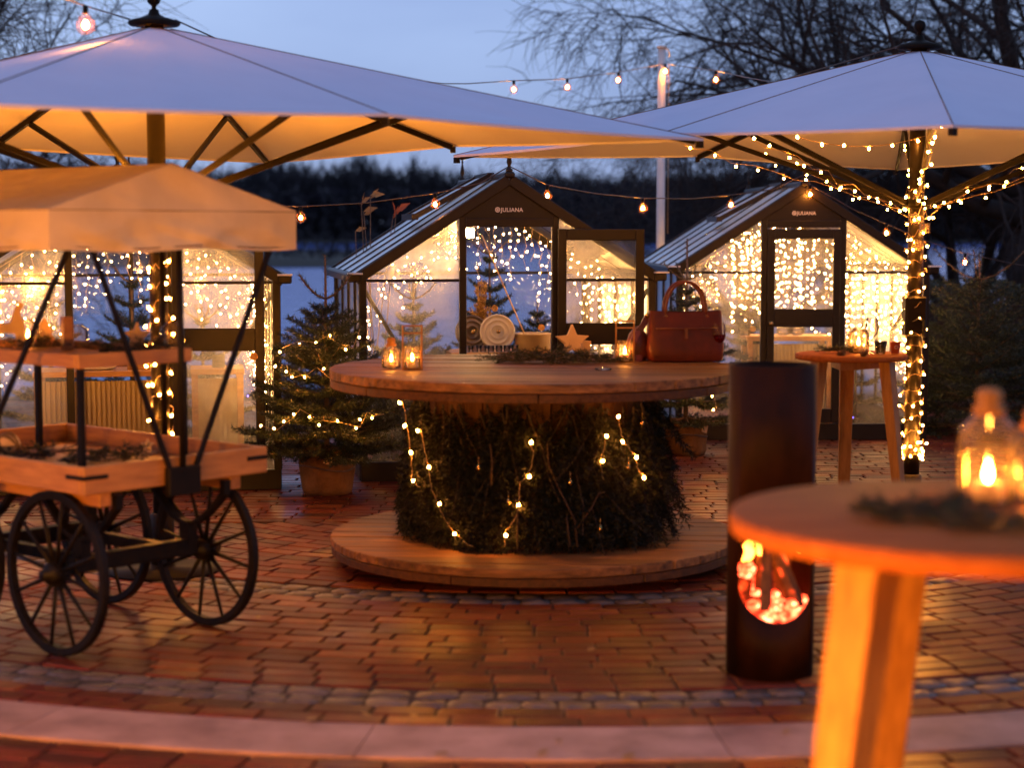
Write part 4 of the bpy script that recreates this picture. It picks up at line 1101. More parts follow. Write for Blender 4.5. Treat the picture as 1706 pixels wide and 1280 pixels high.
light_string(sag(PAR_R + Vector((-.75, -.2, 2.33)), PAR_R + Vector((.05, -.06, 2.35)), .06), .15, 'loose string of lights slung to the right pole under the cloth', r=.008, seed=61)
# battery boxes tied to the pole
for i, (px, py) in enumerate([(1524, 364), (1541, 380), (1530, 325), (1529, 408)]):
    c = at(px, py, 10.77); b = MB(); b.box((0, 0, 0), (.055, .03, .065), Euler((0, .3 * (i - 1), .2)).to_matrix())
    tag(b.build('battery_box', M['jar'], None, c, bevel=.004), 'small clear battery box tied to the right pole, ' + ['below the strut hub', 'second from the strut hub', 'nearest the strut hub', 'lowest of the four'][i], 'battery box', 'battery boxes')

# ------------------------------------------------------------------ handcart with canopy
cn = gnd(139, 780, .83)
CA = math.radians(48.7)
cart = empty('market_cart', (cn.x, cn.y, 0), CA, 'wooden market cart on iron spoked wheels under a cream canopy', 'cart')
TW, TL, TZ = .97, 1.50, .83
def cbox(name, c, s, mat, bevel=.004, R=None, parent=cart):
    b = MB(); b.box(c, s, R); return b.build(name, M[mat], parent, bevel=bevel)
def cbar(name, a, b_, w, h, mat, parent=cart, bevel=.0, up=(0, 0, 1)):
    b = MB(); b.bar(a, b_, w, h, up); return b.build(name, M[mat], parent, bevel=bevel)
th = .028; hh = .115
cbox('side_board', (TW / 2, th / 2, TZ - hh / 2), (TW, th, hh), 'wood'); cbox('side_board', (TW / 2, TL - th / 2, TZ - hh / 2), (TW, th, hh), 'wood')
cbox('side_board', (th / 2, TL / 2, TZ - hh / 2), (th, TL - 2 * th - .002, hh - .002), 'wood_y'); cbox('side_board', (TW - th / 2, TL / 2, TZ - hh / 2), (th, TL - 2 * th - .002, hh - .002), 'wood_y')
for k in range(6):
    w_ = (TW - 2 * th) / 6; cbox('floor_board', (th + w_ * (k + .5), TL / 2, TZ - hh + .018), (w_ - .004, TL - 2 * th - .006, .022), 'wood_y')
for x, y in ((0, 0), (TW, 0), (0, TL), (TW, TL)):
    sx = 1 if x == 0 else -1; sy = 1 if y == 0 else -1
    p = MB(); p.box((x + sx * .058, y - sy * .003, TZ - .045), (.115, .006, .018)); p.box((x - sx * .003, y + sy * .058, TZ - .045), (.006, .115, .018)); p.build('corner_strap', M['iron'], cart)
for x in (.14, TW - .14): cbox('chassis_rail', (x, TL / 2, TZ - hh - .035), (.06, TL - .1, .06), 'wood_y')
# wheels
def wheel(x, y):
    R = .35; Mx = Matrix.Rotation(math.pi / 2, 3, 'Y')
    prof = [(R - .036, -.015), (R - .036, .015), (R - .009, .017), (R, .015), (R, -.015), (R - .009, -.017), (R - .036, -.015)]
    m = MB(); m.lathe(prof, 48, M=Mx, smooth=False); w = m.build('wheel', M['iron'], cart, (x, y, R))
    h = MB(); h.lathe([(.001, -.075), (.022, -.075), (.026, -.05), (.042, -.045), (.048, -.02), (.048, .02), (.042, .045), (.026, .05), (.022, .075), (.001, .075)], 20, M=Mx); h.build('hub', M['iron'], w)
    s = MB(); s.tube([(0, 0, .035), (0, 0, .2), (0, 0, R - .03)], [.012, .009, .0075], 7); sm = s.mesh('spoke', M['iron'])
    for k in range(12): link('spoke', sm, w, (0, 0, 0), (2 * math.pi * (k + .3) / 12, 0, 0))
    return w
WX, WY = (.075, .865), (.31, 1.06)
for x in WX:
    for y in WY: wheel(x, y)
for y in WY:
    a = MB(); a.tube([(WX[0] - .07, y, .35), (WX[1] + .07, y, .35)], .018, 10); a.build('axle', M['iron'], cart)
    cbox('axle_beam', (TW / 2 - .01, y, .375), (WX[1] - WX[0] - .14, .06, .07), 'iron')
    for x in (.20, TW - .20):
        sp_ = MB(); pts = [(x, y - .26 + .52 * i / 10, .64 - .16 * math.sin(math.pi * i / 10)) for i in range(11)]
        for p, q in zip(pts, pts[1:]): sp_.bar(p, q, .04, .02)
        sp_.build('leaf_spring', M['iron'], cart); cbox('spring_block', (x, y, .44), (.05, .07, .09), 'iron', 0)
    for x in (.20, TW - .20):
        for dy in (-.26, .26): cbox('spring_hanger', (x, y + dy, .665), (.035, .03, .06), 'iron', 0)
for x in (.28, TW - .28): cbar('perch_pole', (x, WY[0], .365), (x, WY[1], .365), .04, .05, 'iron')
# poles and braces that carry the canopy
def pole_set(base, corners, top):
    b = Vector(base); cbox('bracket', b + Vector((0, 0, TZ - .10)), (.17 if abs(corners[0][0] - corners[1][0]) > .3 else .035, .035 if abs(corners[0][0] - corners[1][0]) > .3 else .17, .12), 'iron')
    m = MB(); m.tube([b + Vector((0, 0, TZ - .16)), Vector((b.x, b.y, top))], .014, 10); m.build('canopy_pole', M['iron'], cart)
    for c in corners:
        cbar('brace', b + Vector((.05 if c[0] > b.x else -.05 if c[0] < b.x else 0, .05 if c[1] > b.y + .3 else -.05 if c[1] < b.y - .3 else 0, TZ - .09)), c, .016, .020, 'iron')
CX0, CX1, CY0, CY1, ZV, ZT, ZR = -.18, 1.10, -.06, 1.58, 1.70, 1.868, 2.06
pole_set((TW / 2, -.02, 0), [(.03, -.03, 1.74), (TW + .02, -.03, 1.74)], 1.83)
pole_set((-.02, TL / 2, 0), [(-.02, .02, 1.74), (-.02, TL, 1.74)], 1.86)
for b_, t_ in (((TW + .02, TL / 2), 1.80), ((TW / 2, TL + .02), 1.95)):
    m_ = MB(); m_.tube([(b_[0], b_[1], TZ - .16), (b_[0], b_[1], t_)], .014, 10); m_.build('canopy_pole', M['iron'], cart)
fr_ = MB()
for a, b in (((CX0 + .05, CY0 + .05, ZT - .05), (CX1 - .05, CY0 + .05, ZT - .05)), ((CX0 + .05, CY1 - .05, ZT - .05), (CX1 - .05, CY1 - .05, ZT - .05)), ((CX0 + .05, CY0 + .06, ZT - .05), (CX0 + .05, CY1 - .06, ZT - .05)), ((CX1 - .05, CY0 + .06, ZT - .05), (CX1 - .05, CY1 - .06, ZT - .05))): fr_.bar(a, b, .018, .025)
fr_.bar(((CX0 + CX1) / 2, CY0 + .10, ZR - .05), ((CX0 + CX1) / 2, CY1 - .10, ZR - .05), .02, .03); fr_.build('canopy_frame', M['iron'], cart)
def cart_canopy():
    xm = (CX0 + CX1) / 2; r = random.Random(3); mb = MB(); n = 26
    def wr(p, amp): return Vector((p.x + amp * math.sin(p.z * 21 + p.y * 9), p.y + amp * math.sin(p.x * 17 + p.z * 13), p.z))
    def sheet(c00, c10, c11, c01, nu, nv, sagz=0.0, amp=0.0, scallop=0.0):
        v = []
        for j in range(nv + 1):
            for i in range(nu + 1):
                u = i / nu; w_ = j / nv
                p = Vector(c00).lerp(Vector(c10), u).lerp(Vector(c01).lerp(Vector(c11), u), w_)
                p.z -= sagz * math.sin(math.pi * u) * math.sin(math.pi * min(1, w_ * 1.0))
                if scallop and j == nv: p.z += scallop * math.sin(u * 9.2 + c00[0] * 3) - .003
                q_ = wr(p, amp * min(1, 4 * u * (1 - u) * 2)); fade = min(1, 8 * u * (1 - u)) * min(1, 6 * w_ * (1 - w_))
                dn = mnoise.noise(q_ * 4.2 + Vector((c00[0] * 3, 0, 0))) * .022 + mnoise.noise(Vector((q_.x * 9 + q_.z * 16, q_.y * 9, q_.z * 5))) * .014
                v.append(q_ + Vector((.35 * dn * fade, -.5 * dn * fade, dn * fade)))
        mb.add(v, [(j * (nu + 1) + i, j * (nu + 1) + i + 1, (j + 1) * (nu + 1) + i + 1, (j + 1) * (nu + 1) + i) for j in range(nv) for i in range(nu)], True)
    ra, rb_ = (xm, CY0 + .05, ZR), (xm, CY1 - .05, ZR)
    A, B, C, D = (CX0, CY0, ZT), (CX1, CY0, ZT), (CX1, CY1, ZT), (CX0, CY1, ZT)
    sheet(ra, rb_, D, A, 30, 20, .022, .002); sheet(rb_, ra, B, C, 30, 20, .022, .002)
    sheet(ra, ra, B, A, 30, 18, .006, .003); sheet(rb_, rb_, D, C, 30, 18, .006, .003)
    can = mb.build('canopy', M['canvas'], cart)
    for (p, q) in ((A, B), (B, C), (C, D), (D, A)):
        mb = MB(); v = []; nu, nv = 54, 12
        P = Vector(p); Q = Vector(q); nn = (Q - P).cross(Vector((0, 0, -1))).normalized()
        ph = r.uniform(0, 6)
        for j in range(nv + 1):
            for i in range(nu + 1):
                u = i / nu; w_ = j / nv; pt = P.lerp(Q, u); pt.z = ZT - (ZT - ZV) * w_ + (.006 * math.sin(u * 11 + ph) if j == nv else 0)
                pt = pt + nn * (.016 * w_ * math.sin(u * 13 + ph + w_ * 3.2) * math.sin(math.pi * u) + .006 * math.sin(u * 31 + w_ * 5 + ph) * w_ * math.sin(math.pi * u))
                v.append(pt + nn * (w_ * min(1, 10 * u * (1 - u)) * (.028 * mnoise.noise(Vector((pt.x * 5 + pt.z * 14 + ph, pt.y * 5 - pt.z * 9, ph))) + .015 * mnoise.noise(Vector((pt.x * 11, pt.y * 11, pt.z * 22 + ph))))))
        mb.add(v, [(j * (nu + 1) + i, j * (nu + 1) + i + 1, (j + 1) * (nu + 1) + i + 1, (j + 1) * (nu + 1) + i) for j in range(nv) for i in range(nu)], True)
        va = mb.build('valance', M['canvas'], can); sm_ = MB(); row = v[:nu + 1]; sm_.tube([p_ + nn * .0015 - Vector((0, 0, .004)) for p_ in row], .003, 4, caps=False); bot = v[-(nu + 1):]; sm_.tube([p_ + Vector((0, 0, .014)) + nn * .002 for p_ in bot], .0022, 4, caps=False); sm_.build('stitched_seam', M['burlap'], va)
cart_canopy()
# upper shelf on four legs
SX0, SX1, SY0, SY1, SZ = .09, .68, .15, 1.30, 1.245
cbox('shelf_rim', ((SX0 + SX1) / 2, SY0 + .011, SZ), (SX1 - SX0, .022, .06), 'wood'); cbox('shelf_rim', ((SX0 + SX1) / 2, SY1 - .011, SZ), (SX1 - SX0, .022, .06), 'wood')
for x in (SX0 + .011, SX1 - .011): cbox('shelf_rim', (x, (SY0 + SY1) / 2, SZ), (.022, SY1 - SY0 - .046, .058), 'wood_y')
for k in range(4):
    w_ = (SX1 - SX0 - .044) / 4; cbox('shelf_board', (SX0 + .022 + w_ * (k + .5), (SY0 + SY1) / 2, SZ - .012), (w_ - .004, SY1 - SY0 - .05, .02), 'wood_y')
for x in (SX0 + .03, SX1 - .03):
    for y in (SY0 + .03, SY1 - .03): cbox('shelf_leg', (x, y, (SZ - .03 + TZ - hh + .03) / 2), (.026, .026, SZ - .03 - (TZ - hh + .03)), 'iron', 0)
bpy.context.view_layer.update()
MCT = cart.matrix_world.copy()
SHELF = SZ - .002; TRAY = TZ - hh + .029

# ------------------------------------------------------------------ small things
def star_mesh(mb, R, r, t, Mx):
    poly = []
    for k in range(10):
        a = math.pi / 2 + k * math.pi / 5; q = R if k % 2 == 0 else r; poly.append((q * math.cos(a), q * math.sin(a)))
    return mb.prism(poly, t, Mx)
def star_thing(loc, R, rz, label, tilt=0.0, flat=False, t=.035):
    mb = MB(); Mx = (Euler((math.pi / 2, 0, 0)).to_matrix().to_4x4() if flat else Matrix.Translation((0, 0, R * .80)) @ Euler((tilt, 0, 0)).to_matrix().to_4x4())
    star_mesh(mb, R, R * .45, t, Mx); o = mb.build('wooden_star', M['star'], None, loc, (0, 0, rz), bevel=.004); return tag(o, label, 'star', 'star decorations')
CANDLE_FLAME = []
def candle(parent, z=0.004, r=.02, h=.03, s=1.0):
    c = MB(); c.lathe([(.001, z), (r, z), (r, z + h * .9), (r * .9, z + h), (r * .3, z + h * .93), (.001, z + h * .9)], 16); cd = c.build('candle', M['wax'], parent)
    f = MB(); z0 = z + h * .95; f.lathe([(.0005, z0), (.005 * s, z0 + .004 * s), (.0075 * s, z0 + .012 * s), (.005 * s, z0 + .024 * s), (.002 * s, z0 + .034 * s), (.0004, z0 + .042 * s)], 10); f.build('flame', M['flame'], cd)
    w = MB(); w.tube([(0, 0, z + h * .88), (0, 0, z0 + .005)], .001, 4); w.build('wick', M['black_metal'], cd)
def ribbed(prof, n=36, amp=.03):
    mb = MB(); mb.lathe(prof, n); mb.v = [(x * (1 + (amp if (i % n) % 2 else 0)), y * (1 + (amp if (i % n) % 2 else 0)), z) for i, (x, y, z) in enumerate(mb.v)]; return mb
def jar_lantern(loc, label, s=1.0, knob=True, lit=True, hs=1.0):
    t = empty('jar_lantern', loc, 0, label, 'lantern', 'candle lanterns')
    g = ribbed([(.001, .003), (.046 * s, .003), (.050 * s, .012 * s), (.051 * s, .085 * s * hs), (.047 * s, .10 * s * hs), (.030 * s, .112 * s * hs), (.026 * s, .122 * s * hs)]); g.build('glass', M['jar'], t)
    if knob:
        z_ = .118 * s * hs; k = MB(); k.lathe([(.001, z_), (.026 * s, z_), (.030 * s, z_ + .010 * s), (.020 * s, z_ + .020 * s), (.024 * s, z_ + .032 * s), (.018 * s, z_ + .044 * s), (.001, z_ + .048 * s)], 18); k.build('wooden_stopper', M['oak'], t)
    if lit: candle(t, .005, .024 * s, .034 * s, s)
    return t
def framed_lantern(loc, label, rz=0.0, s=1.0):
    t = empty('framed_lantern', loc, rz, label, 'lantern', 'candle lanterns')
    g = ribbed([(.001, .004), (.041 * s, .004), (.043 * s, .01), (.043 * s, .125 * s)]); g.build('glass', M['jar'], t)
    f = MB(); w = .050 * s; H = .235 * s
    for sx in (-1, 1): f.box((sx * w, 0, H / 2), (.008, .014, H))
    f.box((0, 0, H - .004), (2 * w - .008, .014, .008)); f.box((0, 0, H * .82), (2 * w - .008, .010, .008)); f.box((0, 0, .004), (2 * w - .008, .014, .008))
    f.build('wooden_frame', M['oak'], t); candle(t, .008, .022 * s, .040 * s, s); return t
def garland(loc, rx, ry, n, label, seed, rz=0.0, mat='needle', L=.12, h=.05, name='fir_garland', cat='greenery'):
    rg_ = random.Random(seed); segs = []; tw = MB()
    for i in range(n):
        a = rg_.uniform(0, 6.283); q = math.sqrt(rg_.random()); p = Vector((rx * q * math.cos(a), ry * q * math.sin(a), .008 + rg_.random() * h * (1 - q * .6)))
        b = rg_.uniform(0, 6.283); d = Vector((math.cos(b), math.sin(b), rg_.uniform(-.1, .35))).normalized(); l = L * rg_.uniform(.5, 1)
        e = p + d * l; e.z = max(.004, e.z); segs.append((tuple(p), tuple(e))); tw.tube([p, e], .002, 3, caps=False)
        for k in range(3):
            c = p.lerp(e, .25 + .22 * k); f = d + Vector((rg_.uniform(-.9, .9), rg_.uniform(-.9, .9), rg_.uniform(0, .3))); ee = c + f.normalized() * l * .35; ee.z = max(.004, ee.z); segs.append((tuple(c), tuple(ee)))
    V = needles_on(segs, .0035, .018, .003, np.random.default_rng(seed)); V[:, :, 2] = np.maximum(V[:, :, 2], .001)
    o = tw.build(name, M['twig'], None, loc, (0, 0, rz)); tag(o, label, cat); link('needles', tri_mesh('needles', V, M[mat]), o); return o
def pine_cone(loc, R, label, rot=(0, 0, 0), mat='cone'):
    mb = MB(); core = [(.001, 0), (R * .45, R * .25), (R * .5, R * .9), (R * .25, R * 1.6), (.001, R * 1.8)]; mb.lathe(core, 10)
    for i in range(64):
        t_ = i / 64; a = i * 2.39996; z = R * 1.75 * t_; q = R * (math.sin(math.pi * min(1, t_ * .85 + .13)) * .62 + .1)
        d = Vector((math.cos(a), math.sin(a), .25 + .5 * t_)).normalized(); s_ = Vector((-math.sin(a), math.cos(a), 0)); p = Vector((math.cos(a) * q * .5, math.sin(a) * q * .5, z)); l = R * .5
        mb.add([p - s_ * R * .10, p + s_ * R * .10, p + d * l + s_ * R * .17, p + d * l * 1.12 + Vector((0, 0, R * .05)), p + d * l - s_ * R * .17, p + d * l * .6 - Vector((0, 0, R * .08))], [(0, 1, 2, 3, 4), (0, 4, 5), (1, 5, 2), (2, 5, 3), (3, 5, 4), (0, 5, 1)])
    o = mb.build('pine_cone', M[mat], None, loc, rot); return tag(o, label, 'pine cone', 'pine cones')
def on_cart(px, py, z): return gnd(px, py, z)

# things on the cart
jar_lantern(on_cart(47, 578, SHELF), 'glass jar with a glowing candle at the left of the cart shelf', 1.05, knob=False)
jar_lantern(on_cart(130, 580, SHELF), 'glass jar between the wooden post and the star on the cart shelf', .9, knob=False, lit=False)
jar_lantern(on_cart(288, 584, SHELF), 'ribbed glass jar at the right end of the cart shelf', 1.05, knob=False, lit=False)
star_thing(on_cart(229, 580, SHELF), .068, .35, 'pale star standing on the cart shelf')
garland(on_cart(70, 580, SHELF), .24, .15, 46, 'fir sprigs along the left of the cart shelf', 3, CA)
garland(on_cart(205, 590, SHELF), .20, .09, 40, 'fir sprigs round the star on the cart shelf', 4, .3)
pine_cone(on_cart(170, 586, SHELF), .028, 'pine cone lying left of the star on the cart shelf', (.9, .2, .5))
pine_cone(on_cart(256, 584, SHELF), .034, 'dark pine cone right of the star on the cart shelf', (.3, .5, .2))
c = on_cart(112, 583, SHELF); mb = MB(); mb.box((0, 0, .075), (.045, .045, .15)); o = mb.build('wooden_post', M['wood'], None, c, (0, 0, .6), bevel=.003); tag(o, 'square pale wooden post standing on the cart shelf', 'post')
c = on_cart(14, 582, SHELF); mb = MB()
pf = [(-.10, .0), (-.06, .0), (-.055, .05), (-.02, .075), (.03, .07), (.035, .0), (.07, .0), (.075, .10), (.055, .17), (.075, .205), (.05, .215), (.03, .185), (.01, .12), (-.05, .115), (-.09, .10), (-.115, .13), (-.125, .08)]
mb.prism(pf, .022); o = mb.build('wooden_figure', M['star'], None, c, (0, 0, .3), bevel=.003); tag(o, 'pale wooden cut-out deer at the left end of the cart shelf', 'figure')
c = on_cart(75, 574, SHELF); mb = MB()
tp = [(-.012, 0), (.012, 0), (.012, .02), (.05, .02), (.028, .055), (.040, .055), (.018, .088), (.027, .088), (0, .13), (-.027, .088), (-.018, .088), (-.040, .055), (-.028, .055), (-.05, .02), (-.012, .02)]
mb.prism(tp, .012); o = mb.build('wooden_tree', M['star'], None, c, (0, 0, .2)); tag(o, 'small pale wooden fir cut-out behind the jars', 'figure')
c = on_cart(168, 582, SHELF); lathe_thing('tea_light_dish', [(.001, .002), (.04, .002), (.05, .018), (.047, .018), (.038, .006), (.001, .006)], 'jar', on_cart(160, 577, SHELF), 'low glass dish on the cart shelf', 'dish')
mb = MB(); mb.ball((0, 0, .055), .058, 18, 10, .95); ob = mb.build('wicker_ball', M['star'], None, on_cart(14, 762, TRAY)); tag(ob, 'pale wicker ball in the cart tray at the left edge', 'ball')
wb = MB()
for k in range(9):
    Rm = Euler((k * .7, k * 1.1, k * .4)).to_matrix(); wb.tube([Rm @ Vector((.0585 * math.cos(a), .0585 * math.sin(a), .0)) + Vector((0, 0, .055)) for a in np.linspace(0, 6.283, 25)], .004, 4, caps=False)
wb.build('weave', M['dry_leaf'], ob)
garland(on_cart(60, 764, TRAY), .16, .10, 44, 'fir sprigs beside the wicker ball in the cart tray', 6, CA)
garland(on_cart(170, 768, TRAY), .21, .10, 60, 'fir sprigs behind the front board of the cart tray', 7, .5)
star_thing(on_cart(243, 757, TRAY), .058, .8, 'pale star lying in the cart tray', flat=True, t=.03)
star_thing(on_cart(246, 752, TRAY + .032), .034, .2, 'small pale star standing on the lying star', t=.02)
mb = MB(); mb.lathe([(.001, 0), (.085, 0), (.088, .012), (.083, .016), (.001, .016)], 24); tag(mb.build('wood_slice', M['star'], None, on_cart(105, 750, TRAY)), 'round pale wood slice lying in the cart tray', 'wood slice')

# ------------------------------------------------------------------ cable-drum table
SCX, SCY, SR, STZ = at(890, 640, 9.68).x, 9.68, 1.10, 1.05
spool = empty('cable_drum_table', (SCX, SCY, 0), math.radians(-4), 'big wooden cable drum used as a standing table', 'table')
def disc_planks(z0, z1, n, axis, mat, R=SR, name='plank', jz=.003):
    r = random.Random(int(z0 * 100) + axis)
    wd = 2 * R / n
    for k in range(n):
        a = -R + k * wd + .004; b = a + wd - .008; m = 7
        f = lambda q: math.sqrt(max(1e-5, R * R - q * q)) - r.uniform(0, .006)
        lo = [(-f(a + (b - a) * i / m), a + (b - a) * i / m) for i in range(m + 1)]; hi = [(f(a + (b - a) * i / m), a + (b - a) * i / m) for i in range(m, -1, -1)]
        poly = lo[::-1] + hi[::-1] if False else [(x, y) for x, y in hi] + [(x, y) for x, y in lo]
        n_ = len(poly); dz = r.uniform(-jz, jz) if jz else 0
        v = [((x, y) if axis == 0 else (y, x)) + (z,) for z in (z0, z1 + dz) for x, y in poly]
        fs = [tuple(range(n_))[::-1], tuple(range(n_, 2 * n_))] + [(i, (i + 1) % n_, n_ + (i + 1) % n_, n_ + i) for i in range(n_)]
        mb = MB(); mb.add(v, fs); mb.build(name, M[mat], spool, bevel=.004)
disc_planks(STZ - .048, STZ, 15, 0, 'plank'); disc_planks(.105, .150, 15, 0, 'plank')
def rim_ring(z0, z1, r0, r1, n, off):
    for k in range(n):
        a0 = off + 2 * math.pi * k / n + .002; a1 = off + 2 * math.pi * (k + 1) / n - .002; m = 12; v = []
        for i in range(m + 1):
            a = a0 + (a1 - a0) * i / m
            for r, z in ((r0, z0), (r1, z0), (r1, z1), (r0, z1)): v.append((r * math.cos(a), r * math.sin(a), z))
        f = [(i * 4 + q, i * 4 + (q + 1) % 4, (i + 1) * 4 + (q + 1) % 4, (i + 1) * 4 + q) for i in range(m) for q in range(4)] + [(3, 2, 1, 0), (m * 4, m * 4 + 1, m * 4 + 2, m * 4 + 3)]
        b = MB(); b.add(v, f); b.build('rim_board', M['plank_y'], spool, bevel=.004)
rim_ring(STZ - .096, STZ - .0525, .62, SR - .004, 7, .3); rim_ring(.058, .1005, .60, SR - .006, 7, .8)
for k in range(6):
    a = k * math.pi / 3; b = MB(); b.box((.72 * math.cos(a), .72 * math.sin(a), .028), (.14, .10, .056), Euler((0, 0, a)).to_matrix()); b.build('foot', M['stave'], spool)
ns = 30; DR = .56
for k in range(ns):
    a = 2 * math.pi * k / ns; b = MB(); b.box((DR * math.cos(a), DR * math.sin(a), (.15 + STZ - .098) / 2), (.03, 2 * math.pi * DR / ns - .006, STZ - .098 - .154), Euler((0, 0, a)).to_matrix()); b.build('stave', M['stave'], spool)
# fir boughs leaning round the drum
def skirt():
    r = random.Random(21); segs = []; br = MB()
    for i in range(330):
        a = r.uniform(0, 2 * math.pi)
        if math.sin(a) > .35 and r.random() < .7: continue
        R0 = DR + .05 + r.uniform(0, .06); z0 = r.uniform(.66, .95) if r.random() < .62 else r.uniform(.38, .66); L = r.uniform(.32, .6)
        L = min(L, z0 - .16); pts = []
        out = r.uniform(.01, .09) + (r.uniform(0, .14) if math.cos(a) > .2 and r.random() < .5 else 0); tw_ = r.uniform(-.5, .5)
        for k in range(5):
            s = k / 4; rr = R0 + out * s ** 1.3; aa = a + tw_ * s + r.uniform(-.03, .03); pts.append(Vector((rr * math.cos(aa), rr * math.sin(aa), z0 - L * s)))
        br.tube(pts, [.006, .005, .004, .003, .002], 4, caps=False)
        for k in range(4): segs.append((tuple(pts[k]), tuple(pts[k + 1])))
        for k in range(9):
            s = .08 + .88 * k / 9; i0 = min(3, int(s * 4)); p = pts[i0].lerp(pts[i0 + 1], s * 4 - i0); d = (pts[i0 + 1] - pts[i0]).normalized(); tg = Vector((-math.sin(a), math.cos(a), 0)); rad = Vector((math.cos(a), math.sin(a), 0))
            for q in (-1, 1):
                e = p + (d * .8 + tg * q * .8 + rad * r.uniform(-.1, .35)).normalized() * (.15 * (1 - s * .5)); e.z = max(.16, e.z); segs.append((tuple(p), tuple(e)))
    V = needles_on(segs, .0055, .030, .008, np.random.default_rng(5))
    o = br.build('fir_boughs', M['bark'], None, (SCX, SCY, 0)); tag(o, 'dark fir boughs wrapped round the drum of the table', 'greenery')
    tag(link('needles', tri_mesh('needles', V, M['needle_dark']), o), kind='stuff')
    # bare twigs stuck in at the front
skirt()
def front(px, py, out=.0):
    """point on the front of the drum seen at that pixel"""
    R = DR + .16 + out; d = ray(px, py); o = Vector((-SCX, -SCY)); b = d.x * o.x + d.y * o.y; a = d.x ** 2 + d.y ** 2; c_ = o.x ** 2 + o.y ** 2 - R * R
    disc = max(0, b * b - a * c_); t_ = (-b - math.sqrt(disc)) / a; return Vector((0, 0, HC)) + d * t_
def px_string(pix, label, seed, bulbs_at=None, step=.13, out=.02, r=.0072):
    pts = [front(x, y, out) for x, y in pix]; full = []
    for a, b in zip(pts, pts[1:]):
        for i in range(6): full.append(a.lerp(b, i / 6) + Vector((random.Random(seed + i).uniform(-.006, .006), 0, -.012 * math.sin(math.pi * i / 6))))
    full.append(pts[-1]); return light_string(full, step, label, r=r, seed=seed, jitter=.012)
px_string([(672, 668), (678, 702), (684, 745), (687, 770), (686, 796), (700, 812)], 'lights hanging down the left side of the drum boughs', 31, step=.14)
px_string([(701, 714), (712, 768), (720, 815), (742, 866), (764, 892), (788, 911)], 'lights trailing from the drum boughs to the foot of the table', 32, step=.20)
px_string([(884, 738), (889, 752), (884, 780), (866, 804), (864, 832), (862, 856), (842, 884), (840, 912)], 'lights down the middle of the drum boughs', 33, step=.17)
px_string([(1030, 695), (1037, 728), (1046, 742), (1060, 758), (1062, 780), (1076, 792)], 'lights at the upper right of the drum boughs', 34, step=.13)
px_string([(1010, 727), (1000, 769), (1006, 800)], 'short row of lights right of the middle of the drum boughs', 35, step=.13)
tw = 0
for i, pix in enumerate([[(862, 915), (862, 850), (858, 830)], [(962, 912), (958, 868), (930, 812), (914, 776), (912, 738)], [(962, 880), (986, 846), (998, 822), (1008, 820)], [(818, 808), (820, 770), (816, 740)], [(950, 911), (944, 862)]]):
    mb = MB(); mb.tube([front(x, y, .03 + .004 * i) for x, y in pix], [.005 - .003 * k / len(pix) for k in range(len(pix))], 5)
    tag(mb.build('bare_twig', M['bough_twig']), ['upright bare twig in the middle of the drum boughs', 'forked bare twig right of the middle of the drum', 'thin side twig crossing to the right on the drum', 'thin twig left of the middle of the drum', 'short twig beside the forked twig on the drum'][i], 'twig', 'bare twigs on the drum')
for i, (px, py) in enumerate([(797, 778), (847, 835), (950, 803), (1047, 778), (1070, 704), (1000, 880)]):
    c = front(px, py, .04); o = MB().lathe([(.0005, -.022), (.008, -.014), (.010, -.004), (.006, .008), (.002, .016), (.0005, .018)], 12).build('glass_drop', M['brass'], None, c)
    tag(o, 'little brass drop bauble on the drum boughs, ' + ['leftmost', 'low, left of the middle', 'just right of the middle', 'right, below the lights', 'uppermost at the right', 'lowest at the right'][i], 'bauble', 'drop baubles'); h = MB(); h.tube([(0, 0, .017), (0, 0, .05)], .0012, 4); h.build('hanger', M['wire'], o)
# things on the drum table
def top(px, py): return gnd(px, py, STZ + .001)
jar_lantern(top(652, 614), 'jar lantern with wooden stopper at the left of the drum table', 1.0)
framed_lantern(top(687, 616), 'tall framed lantern beside the jar lantern on the drum table', .15)
framed_lantern(top(1041, 604), 'tall framed lantern beside the handbag', -.1)
garland(top(925, 604), .33, .16, 150, 'fir garland lying in the middle of the drum table', 13, 0, L=.16, h=.05)
st_ = top(953, 601); star_thing(st_ + Vector((0, 0, .028)), .10, .15, 'large pale wooden star leaning in the fir garland', tilt=-.1, t=.045)
mb = MB(); mb.box((0, 0, .05), (.055, .05, .10), Euler((0, .12, 0)).to_matrix()); tag(mb.build('wooden_block', M['star'], None, top(966, 598) + Vector((0.03, .1, 0)), (0, 0, .4), bevel=.003), 'wooden block behind the large star', 'block')
lathe_thing('glass_coaster', [(.001, .0), (.044, .0), (.047, .006), (.044, .008), (.001, .004)], 'clear', top(1005, 616), 'small clear saucer near the front of the drum table', 'saucer')

